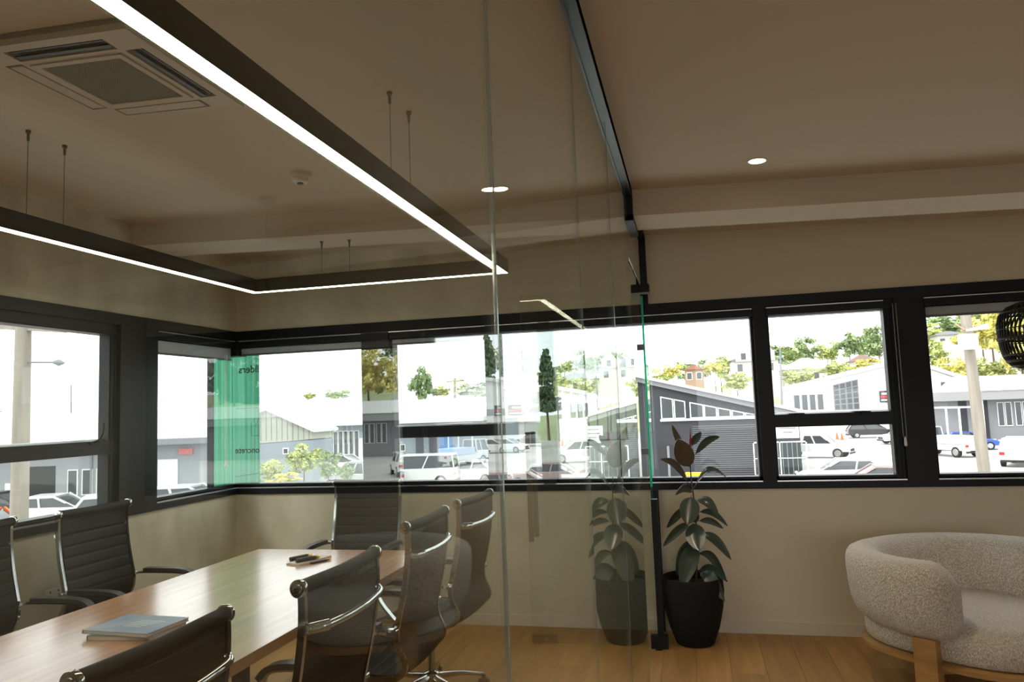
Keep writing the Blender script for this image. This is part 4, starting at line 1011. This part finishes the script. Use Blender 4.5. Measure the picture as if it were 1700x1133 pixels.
# --- trees
def crown(seed, n, shape, cl=26, leaf=.05):
    """unit-height foliage: clusters of small leaf quads"""
    r = random.Random(seed); bmv, faces = [], []
    cs = []
    for k in range(cl):
        if shape == 'cone': z = r.random()**1.4; rad = .30*(1-z)+.015; a = r.random()*2*PI; q = rad*math.sqrt(r.random())*1.3; cs.append((q*math.cos(a), q*math.sin(a), z, .07+.09*(1-z), .022))
        elif shape == 'hedge': cs.append((r.uniform(-.5, .5), r.uniform(-.15, .15), r.uniform(0, 1)**.8, .12, .2))
        else:
            while True:
                x, y, z = r.uniform(-1, 1), r.uniform(-1, 1), r.uniform(-1, 1)
                if x*x+y*y+z*z < 1: break
            cs.append((x*.38, y*.38, .58+z*.34, r.uniform(.10, .17), r.uniform(.07, .12)))
    for k in range(n):
        cx, cy, cz, sr, sz = cs[k % cl]
        d = Vector((r.gauss(0, 1), r.gauss(0, 1), r.gauss(0, 1))).normalized(); rr = r.random()**.4
        p = Vector((cx+d.x*sr*rr, cy+d.y*sr*rr, cz+d.z*sz*rr)); a = Vector((r.gauss(0, 1), r.gauss(0, 1), r.gauss(0, 1))).normalized(); c = a.orthogonal().normalized(); e = a.cross(c)
        s = leaf*r.uniform(.5, 1.1); i = len(bmv); bmv += [p+c*s, p+e*s*.6, p-c*s, p-e*s*.6]; faces.append((i, i+1, i+2, i+3))
    me = bpy.data.meshes.new('foliage'); me.from_pydata(bmv, [], faces); return me
def leafm(name, c):
    m = mat(name, c, .75); nn = m.node_tree; bb = nn.nodes['Principled BSDF']
    oi = nn.nodes.new('ShaderNodeTexNoise'); oi.inputs['Scale'].default_value = 6; tcx = nn.nodes.new('ShaderNodeTexCoord'); rpx = nn.nodes.new('ShaderNodeValToRGB')
    rpx.color_ramp.elements[0].color = (*[k*.45 for k in c], 1); rpx.color_ramp.elements[1].color = (*c, 1); rpx.color_ramp.elements[0].position = .38; rpx.color_ramp.elements[1].position = .58
    nn.links.new(tcx.outputs['Object'], oi.inputs['Vector']); nn.links.new(oi.outputs['Fac'], rpx.inputs['Fac']); nn.links.new(rpx.outputs['Color'], bb.inputs['Base Color']); return m
L_y = leafm('leaf_yellow', (.85, .78, .25)); L_g = leafm('leaf_green', (.36, .47, .22)); L_d = leafm('leaf_dark', (.15, .24, .12)); L_yg = leafm('leaf_lime', (.60, .66, .24))
CR = {}
def crown_mesh(shape, seed, m, n=1500, cl=26, leaf=.05):
    k = (shape, seed, m.name); cl = 160 if shape == 'cone' else cl
    if k not in CR: me = crown(seed, n, shape, cl, leaf); me.materials.append(m); CR[k] = me
    return CR[k]
trunk_m = mat('bark', (.16, .12, .09), .9)
b = bm_new(); tube(b, [(0, 0, 0), (.02, 0, .3), (0, .01, .6)], .02, 8, rs=[.028, .02, .008]); TR = obj('trunk', b, trunk_m, smooth=True); TRM = TR.data; bpy.data.objects.remove(TR)
def tree(label, px, pyt, pyb, wpx, Y, m, shape='round', seed=1, cat='tree', name='tree', group=None, ground=None, n=1500):
    if shape == 'cone': n = 5000
    top = at(px, pyt, y=Y); bz = at(px, pyb, y=Y).z; gx = top.x
    gz = ground if ground is not None else (hill_h(gx, Y) if Y > 100 else GZ)
    gz = min(gz, bz); h = top.z-gz; wd_ = wpx/FPX*Y*1.02
    t = thing(name, label, cat, (gx, Y, gz), random.random()*6, group)
    hc = (top.z-bz)
    f = bpy.data.objects.new('foliage', crown_mesh(shape, seed, m, n)); C.objects.link(f); f.parent = t; f['kind'] = 'stuff'
    zs_ = hc/.95; f.location = (0, 0, h-zs_*.97); f.scale = (wd_/1.0, wd_/1.0, zs_)
    if shape == 'hedge': f.scale = (wd_, wd_*.4, hc); f.location = (0, 0, h-hc); t.rotation_euler = (0, 0, 0)
    tr_ = bpy.data.objects.new('trunk', TRM); C.objects.link(tr_); tr_.parent = t; tr_.scale = (h*.6, h*.6, h*1.2)
    return t
T = [('far pale green tree on the ridge %s' % w_, px, py, py+50, wp, 175+k*4, (L_g, L_yg)[k % 2], 'round', 1+k % 3) for k, (w_, px, py, wp) in enumerate([('above the cottage', 1150, 596, 70), ('left of the two-dormer house', 1195, 590, 60), ('behind the two-dormer house', 1270, 572, 90), ('above the hip roof', 1310, 568, 60), ('between the big crowns', 1430, 556, 60), ('behind the wide mullion', 1520, 535, 90), ('above the grey hill house', 1575, 518, 80), ('above the concrete pole lamp', 1625, 505, 80), ('at the right picture edge', 1690, 500, 90), ('left of the cottage', 1100, 610, 60)])] + [('yellow rounded tree above the workshop ridge', 1116, 603, 632, 44, 125, L_y, 'round', 1), ('yellow tree with orange tips over the workshop roof', 1186, 600, 628, 48, 128, L_y, 'round', 2),
 ('low lime shrub bank left of the white two-dormer house', 1222, 618, 655, 60, 105, L_yg, 'round', 3), ('bright shrub bank under the hip-roofed house', 1325, 610, 648, 70, 106, L_yg, 'round', 1),
 ('second bright shrub bank above the factory roof', 1385, 598, 638, 60, 112, L_yg, 'round', 2), ('green tree behind the hip-roofed house', 1335, 560, 612, 54, 160, L_g, 'round', 3), ('light green tree on the hill crest', 1372, 566, 610, 46, 165, L_yg, 'round', 1),
 ('broad green tree in the middle of the hill', 1408, 550, 608, 52, 158, L_g, 'round', 2), ('large green tree left of the wide mullion', 1455, 540, 605, 66, 155, L_g, 'round', 3), ('tall conifer behind the wide mullion', 1494, 520, 640, 60, 115, L_d, 'cone', 4),
 ('yellow shrub strip above the factory gable', 1440, 596, 625, 60, 118, L_y, 'round', 3), ('big yellow tree left of the concrete pole', 1580, 590, 650, 70, 107, L_y, 'round', 1), ('tall yellow tree right of the concrete pole', 1640, 512, 610, 84, 108, L_y, 'round', 2),
 ('yellow tree behind the pendant lamp', 1690, 525, 640, 90, 104, L_y, 'round', 3), ('green yellow tree at the hill foot right of the pole', 1650, 590, 645, 70, 107, L_yg, 'round', 1), ('yellow tree high on the hill by the grey house', 1545, 565, 620, 60, 130, L_yg, 'round', 3),
 ('yellow tree between pole and grey house', 1600, 545, 600, 60, 140, L_y, 'round', 2), ('yellow tree right of the lamp, seen in the glass reflection', 1770, 500, 640, 110, 106, L_y, 'round', 1), ('green tree right of the lamp, seen in the glass reflection', 1880, 480, 640, 130, 104, L_g, 'round', 2), ('lime tree far to the right, seen in the glass reflection', 2000, 500, 640, 140, 106, L_yg, 'round', 3), ('dark tree far to the right, seen in the glass reflection', 2140, 470, 640, 150, 110, L_d, 'round', 1),
 ('pale green tree behind the shop roof', 697, 606, 690, 56, 92, L_g, 'round', 2), ('low tree left of the far power pole', 728, 640, 664, 60, 112, L_g, 'round', 1), ('wide low tree right of the far power pole', 800, 636, 666, 110, 112, L_g, 'round', 3), ('dark fir seen through the door pane', 906, 585, 680, 62, 104, L_d, 'cone', 4), ('spreading pine right of the fir', 942, 598, 670, 76, 118, L_g, 'round', 2),
 ('small tree above the shop roof ridge', 560, 646, 668, 60, 110, L_g, 'round', 1), ('round bush above the left shop ridge', 515, 652, 668, 30, 100, L_yg, 'round', 2), ('low tree on the horizon behind the warehouse', 205, 668, 686, 50, 70, L_g, 'round', 3), ('green bank over the left warehouse roof', -30, 676, 692, 80, 60, L_yg, 'round', 1), ('hazy tree right of the pine', 1010, 620, 665, 80, 125, L_yg, 'round', 3)]
for q in T: tree(*q)
for k in range(9):
    tree('spiky yellow hedge palm number %d from the left behind the workshop' % (k+1) if False else 'yellow-green palm of the hedge row behind the car park', 925+16*k, 630, 668, 22, 101, L_y if k % 2 else L_yg, 'round', 1+k % 3, name='hedge_palm', group='palms of the hedge row behind the car park', n=1500)
for k, (px, py, wpx, pb, Y, m, lab) in enumerate([(450, 760, 70, 810, 24, L_yg, 'pale green garden shrub nearest the green film'), (505, 735, 85, 805, 26, L_yg, 'tallest leafy shrub in the garden bed'), (545, 748, 60, 805, 25, L_g, 'green shrub right of the tallest one'), (415, 775, 60, 815, 23, L_g, 'shrub partly behind the green film'), (572, 770, 45, 808, 24, L_g, 'small shrub at the right end of the garden bed'), (475, 785, 70, 812, 22, L_y, 'low yellow shrub in front of the garden bed')]):
    p = at(px, pb, y=Y); tree(lab, px, py, pb, wpx, Y, m, 'round', 1+k % 3, 'shrub', 'garden_shrub', 'shrubs of the garden bed', n=1500)

# --- vehicles
def car(label, loc, rz, col, kind='sedan', L=4.5, group=None, name='car'):
    t = thing(name, label, 'car' if kind in ('sedan', 'hatch', 'suv') else 'truck' if kind == 'truck' else 'pickup' if kind == 'pickup' else 'van', loc, rz, group)
    W = .89; h2 = L/2
    P = {'sedan': dict(body=[(-h2, .35), (-h2+.02, .75), (-h2+.1, .92), (-h2+.9, .98), (h2-1.35, .93), (h2-.35, .78), (h2-.05, .6), (h2, .35)], cab=[(-h2+.55, .96), (-h2+1.15, 1.38), (h2-2.1, 1.43), (h2-1.25, .92)]),
         'hatch': dict(body=[(-h2, .35), (-h2+.02, .8), (-h2+.08, 1.0), (h2-1.3, .98), (h2-.35, .85), (h2-.04, .65), (h2, .35)], cab=[(-h2+.1, .98), (-h2+.45, 1.44), (h2-1.95, 1.5), (h2-1.1, .97)]),
         'suv': dict(body=[(-h2, .42), (-h2+.02, .9), (-h2+.06, 1.1), (h2-1.3, 1.08), (h2-.3, .98), (h2-.04, .75), (h2, .42)], cab=[(-h2+.08, 1.08), (-h2+.35, 1.66), (h2-2.0, 1.72), (h2-1.15, 1.07)]),
         'pickup': dict(body=[(-h2, .5), (-h2, 1.1), (h2-1.35, 1.12), (h2-.3, 1.05), (h2-.04, .85), (h2, .5)], cab=[(-h2+1.75, 1.1), (-h2+1.9, 1.72), (h2-2.05, 1.78), (h2-1.3, 1.1)]),
         'van': dict(body=[(-h2, .4), (-h2, 1.2), (h2-.9, 1.15), (h2-.2, .95), (h2, .6), (h2, .4)], cab=[(-h2+.02, 1.18), (-h2+.15, 1.95), (h2-1.6, 1.98), (h2-.75, 1.13)]),
         'truck': dict(body=[(-h2, .6), (-h2, .95), (h2-1.6, .95), (h2-1.55, 1.2), (h2, 1.15), (h2, .5), (-h2, .5)], cab=[(h2-1.6, 1.15), (h2-1.55, 2.1), (h2-.35, 2.1), (h2-.05, 1.15)])}[kind]
    b = bm_new(); body = P['body']
    poly = [(x, z) for x, z in body]
    n_ = len(poly); rings = []
    for y, s in ((-W, .0), (-W+.06, 1), (W-.06, 1), (W, .0)):
        rings.append([Vector((x*(1 if s else .985), y, z-(0 if s else .05)*(z > .5))) for x, z in poly])
    ring_sweep(b, rings); obj('body', b, col, t, bevel=.03, smooth=True)
    cb = P['cab']; b = bm_new()
    rings = [[Vector((x, y*(W-.06) if z < 1.2*min(1, 1) and i in (0, 3) else y*(W-.22), z)) for i, (x, z) in enumerate(cb)] for y in (-1, 1)]
    ring_sweep(b, rings); obj('windows', b, cglass, t, bevel=.03, smooth=True)
    b = bm_new(); (xa, za), (xb_, zb_), (xc, zc_), (xd, zd) = cb
    bx(b, xb_-.02, xc+.02, -W+.2, W-.2, min(zb_, zc_)-.03, max(zb_, zc_)+.03)
    for s in (-1, 1):
        for (p, q) in (((xa, za), (xb_, zb_)), ((xc, zc_), (xd, zd)), (((xa+xd)/2-.1, (za+zd)/2), ((xb_+xc)/2-.1, (zb_+zc_)/2))):
            bar(b, [(p[0], s*(W-.065), p[1]), (q[0], s*(W-.215), q[1])], .035, .045)
        bar(b, [(xb_, s*(W-.21), zb_), (xc, s*(W-.21), zc_)], .03, .03)
    obj('roof', b, col, t)
    wr = .33 if kind in ('sedan', 'hatch') else .38
    for sx in (-h2+.85, h2-.85):
        for s in (-1, 1):
            b = bm_new(); bmesh.ops.create_cone(b, cap_ends=True, segments=20, radius1=wr, radius2=wr, depth=.22, matrix=Matrix.Translation((sx, s*(W-.09), wr)) @ Matrix.Rotation(PI/2, 4, 'X')); wv_ = obj('wheel', b, tyre, t, smooth=True)
            b = bm_new(); bmesh.ops.create_cone(b, cap_ends=True, segments=16, radius1=wr*.66, radius2=wr*.6, depth=.03, matrix=Matrix.Translation((sx, s*(W+.03), wr)) @ Matrix.Rotation(-s*PI/2, 4, 'X')); obj('rim', b, rimm, wv_)
    for s in (-1, 1):
        b = bm_new(); bx(b, h2-.14, h2-.005, s*(W-.3)-.16, s*(W-.3)+.16, .64, .78); obj('headlamp', b, lampw, t)
        b = bm_new(); bx(b, -h2-.005, -h2+.1, s*(W-.2)-.14, s*(W-.2)+.14, .74, .92); obj('tail_lamp', b, lampr, t)
    b = bm_new(); bx(b, h2-.02, h2+.02, -W+.12, W-.12, .32, .46); bx(b, h2-.03, h2+.015, -.5, .5, .5, .7)
    obj('grille', b, tyre, t)
    b = bm_new(); bx(b, -h2-.02, -h2+.02, -W+.1, W-.1, .32, .45); obj('bumper', b, tyre, t)
    if kind == 'pickup':
        b = bm_new(); bx(b, -h2+.06, -h2+1.7, -W+.1, W-.1, 1.06, 1.13); obj('tray', b, tyre, t)
    return t
cw = mat('car_white', (.72, .72, .72), .25, coat=.6); cblue = mat('car_blue', (.015, .075, .42), .25, coat=.6); cblk = mat('car_black', (.02, .02, .022), .2, coat=.6)
csil = mat('car_silver', (.45, .46, .47), .3, metal=.4); cred = mat('car_red', (.5, .05, .03), .3, coat=.5); cor = mat('car_orange', (.75, .13, .02), .35); cros = mat('car_rose', (.42, .30, .29), .3, coat=.5)
def cpos(px, py, Y=None): 
    p = G(px, py) if Y is None else at(px, py, y=Y); return Vector((p.x, p.y, GZ))
car('blue sedan parked in front of the grey office', cpos(1606, 747), math.radians(-3), cblue, 'sedan', 4.5)
car('black station wagon in front of the white factory', cpos(1447, 727), 0, cblk, 'hatch', 5.0)
car('white pickup half hidden by the dark workshop corner', cpos(1357, 760), math.radians(-25), cw, 'pickup', 5.2)
car('white hatchback behind the wide mullion', cpos(1500, 737), math.radians(190), cw, 'hatch', 4.2)
p = at(1402, 763, z=GZ+1.43); car('white sedan along the bottom of the right transom window', (p.x, p.y+.3, GZ), math.radians(176), cw, 'sedan', 4.7)
p = at(1458, 773, z=GZ+1.43); car('rose grey sedan in front of the white sedan', (p.x, p.y, GZ), math.radians(174), cros, 'sedan', 4.6)
p = cpos(1700, 772); car('white SUV at the right picture edge, rear towards us', (p.x, p.y, GZ), math.radians(60), cw, 'suv', 4.6)
p = cpos(1572, 757); tk = car('small white truck with tall ladder rack behind the wide mullion', (p.x, p.y, GZ), math.radians(115), cw, 'truck', 5.4)
b = bm_new()
for x in (-2.4, .6):
    for y in (-.8, .8): bx(b, x-.05, x+.05, y-.05, y+.05, .9, 3.6)
    bx(b, x-.05, x+.05, -.8, .8, 3.5, 3.6)
for y in (-.8, .8): bx(b, -2.4, .6, y-.04, y+.04, 3.5, 3.6)
obj('ladder_rack', b, trim_w, tk)
b = bm_new(); bx(b, -2.5, .8, -.9, .9, .95, 1.5); obj('tray_side', b, mat('tray_pale_blue', (.45, .55, .75), .5), tk)
# left and middle, through the meeting room windows
car('white van parked by the shop, seen through the second window', cpos(695, 792, 44), math.radians(186), cw, 'van', 4.9)
car('silver pickup beside the garden shrubs', cpos(600, 790, 42), math.radians(170), csil, 'pickup', 5.0)
car('white car in front of the barred shop front', cpos(575, 778, 54), 0, cw, 'hatch', 4.2)
car('pale sedan seen through the partition right of the white van', cpos(780, 790, 46), math.radians(172), cw, 'sedan', 4.6)
car('pale red car low behind the partition glass', cpos(905, 792, 43), math.radians(180), cros, 'sedan', 4.5)
def lcar(label, px, pyroof, hroof, rz, col, kind, L):
    p = at(px, pyroof, z=GZ+hroof); return car(label, (p.x, p.y, GZ), rz, col, kind, L)
lcar('white coupe outside the left window, right of the timber pole', 98, 822, 1.43, aw+math.radians(8), cw, 'sedan', 4.4)
lcar('white car behind the office chair in the left window', 215, 812, 1.7, aw+math.radians(20), cw, 'hatch', 4.3)
lcar('orange car at the left picture edge', -25, 850, 1.45, aw+math.radians(-10), cor, 'hatch', 4.0)
lcar('dark car behind the timber pole', 5, 818, 1.4, aw, cblk, 'sedan', 4.4)
lcar('white car low in the narrow left window', 320, 806, 1.5, aw, cw, 'hatch', 4.2)
# small yellow machine by the roller door and white bollards
p = cpos(1151, 787, 45); yb = thing('yellow_skip', 'small yellow bin in front of the roller door', 'bin', (p.x, 45, GZ))
b = bm_new(); bx(b, -.42, .42, -.3, .3, 0, .45); obj('bin_body', b, mat('bin_yellow', (.85, .62, .03), .5), yb, bevel=.04)
b = bm_new(); bx(b, -.45, .45, -.33, .33, .45, .52); obj('lid', b, mat('bin_yellow', (.85, .62, .03)), yb, bevel=.03)
for k, (px, py) in enumerate([(1390, 730), (1398, 731)]):
    p = cpos(px, py); t = thing('traffic_cone', ('left', 'right')[k]+' one of the two orange traffic cones before the white factory', 'cone', p, group='orange cones before the white factory')
    b = bm_new(); lathe(b, [(.2, 0), (.18, .04), (.04, .75)], 12, cap=True); obj('cone_body', b, cor, t)
# painted bay lines
lm = mat('bay_line_paint', (.8, .8, .78), .8)
for k in (0, 1, 2, 3, 4, 8, 9, 10, 11):
    b = bm_new(); x = -26+4.2*k; bx(b, -.06, .06, -2.4, 2.4, 0, .012); o = obj('bay_line', b, lm); o.location = (x, 57, GZ); tag(o, 'white painted parking bay line on the asphalt', 'line', 'parking bay lines')
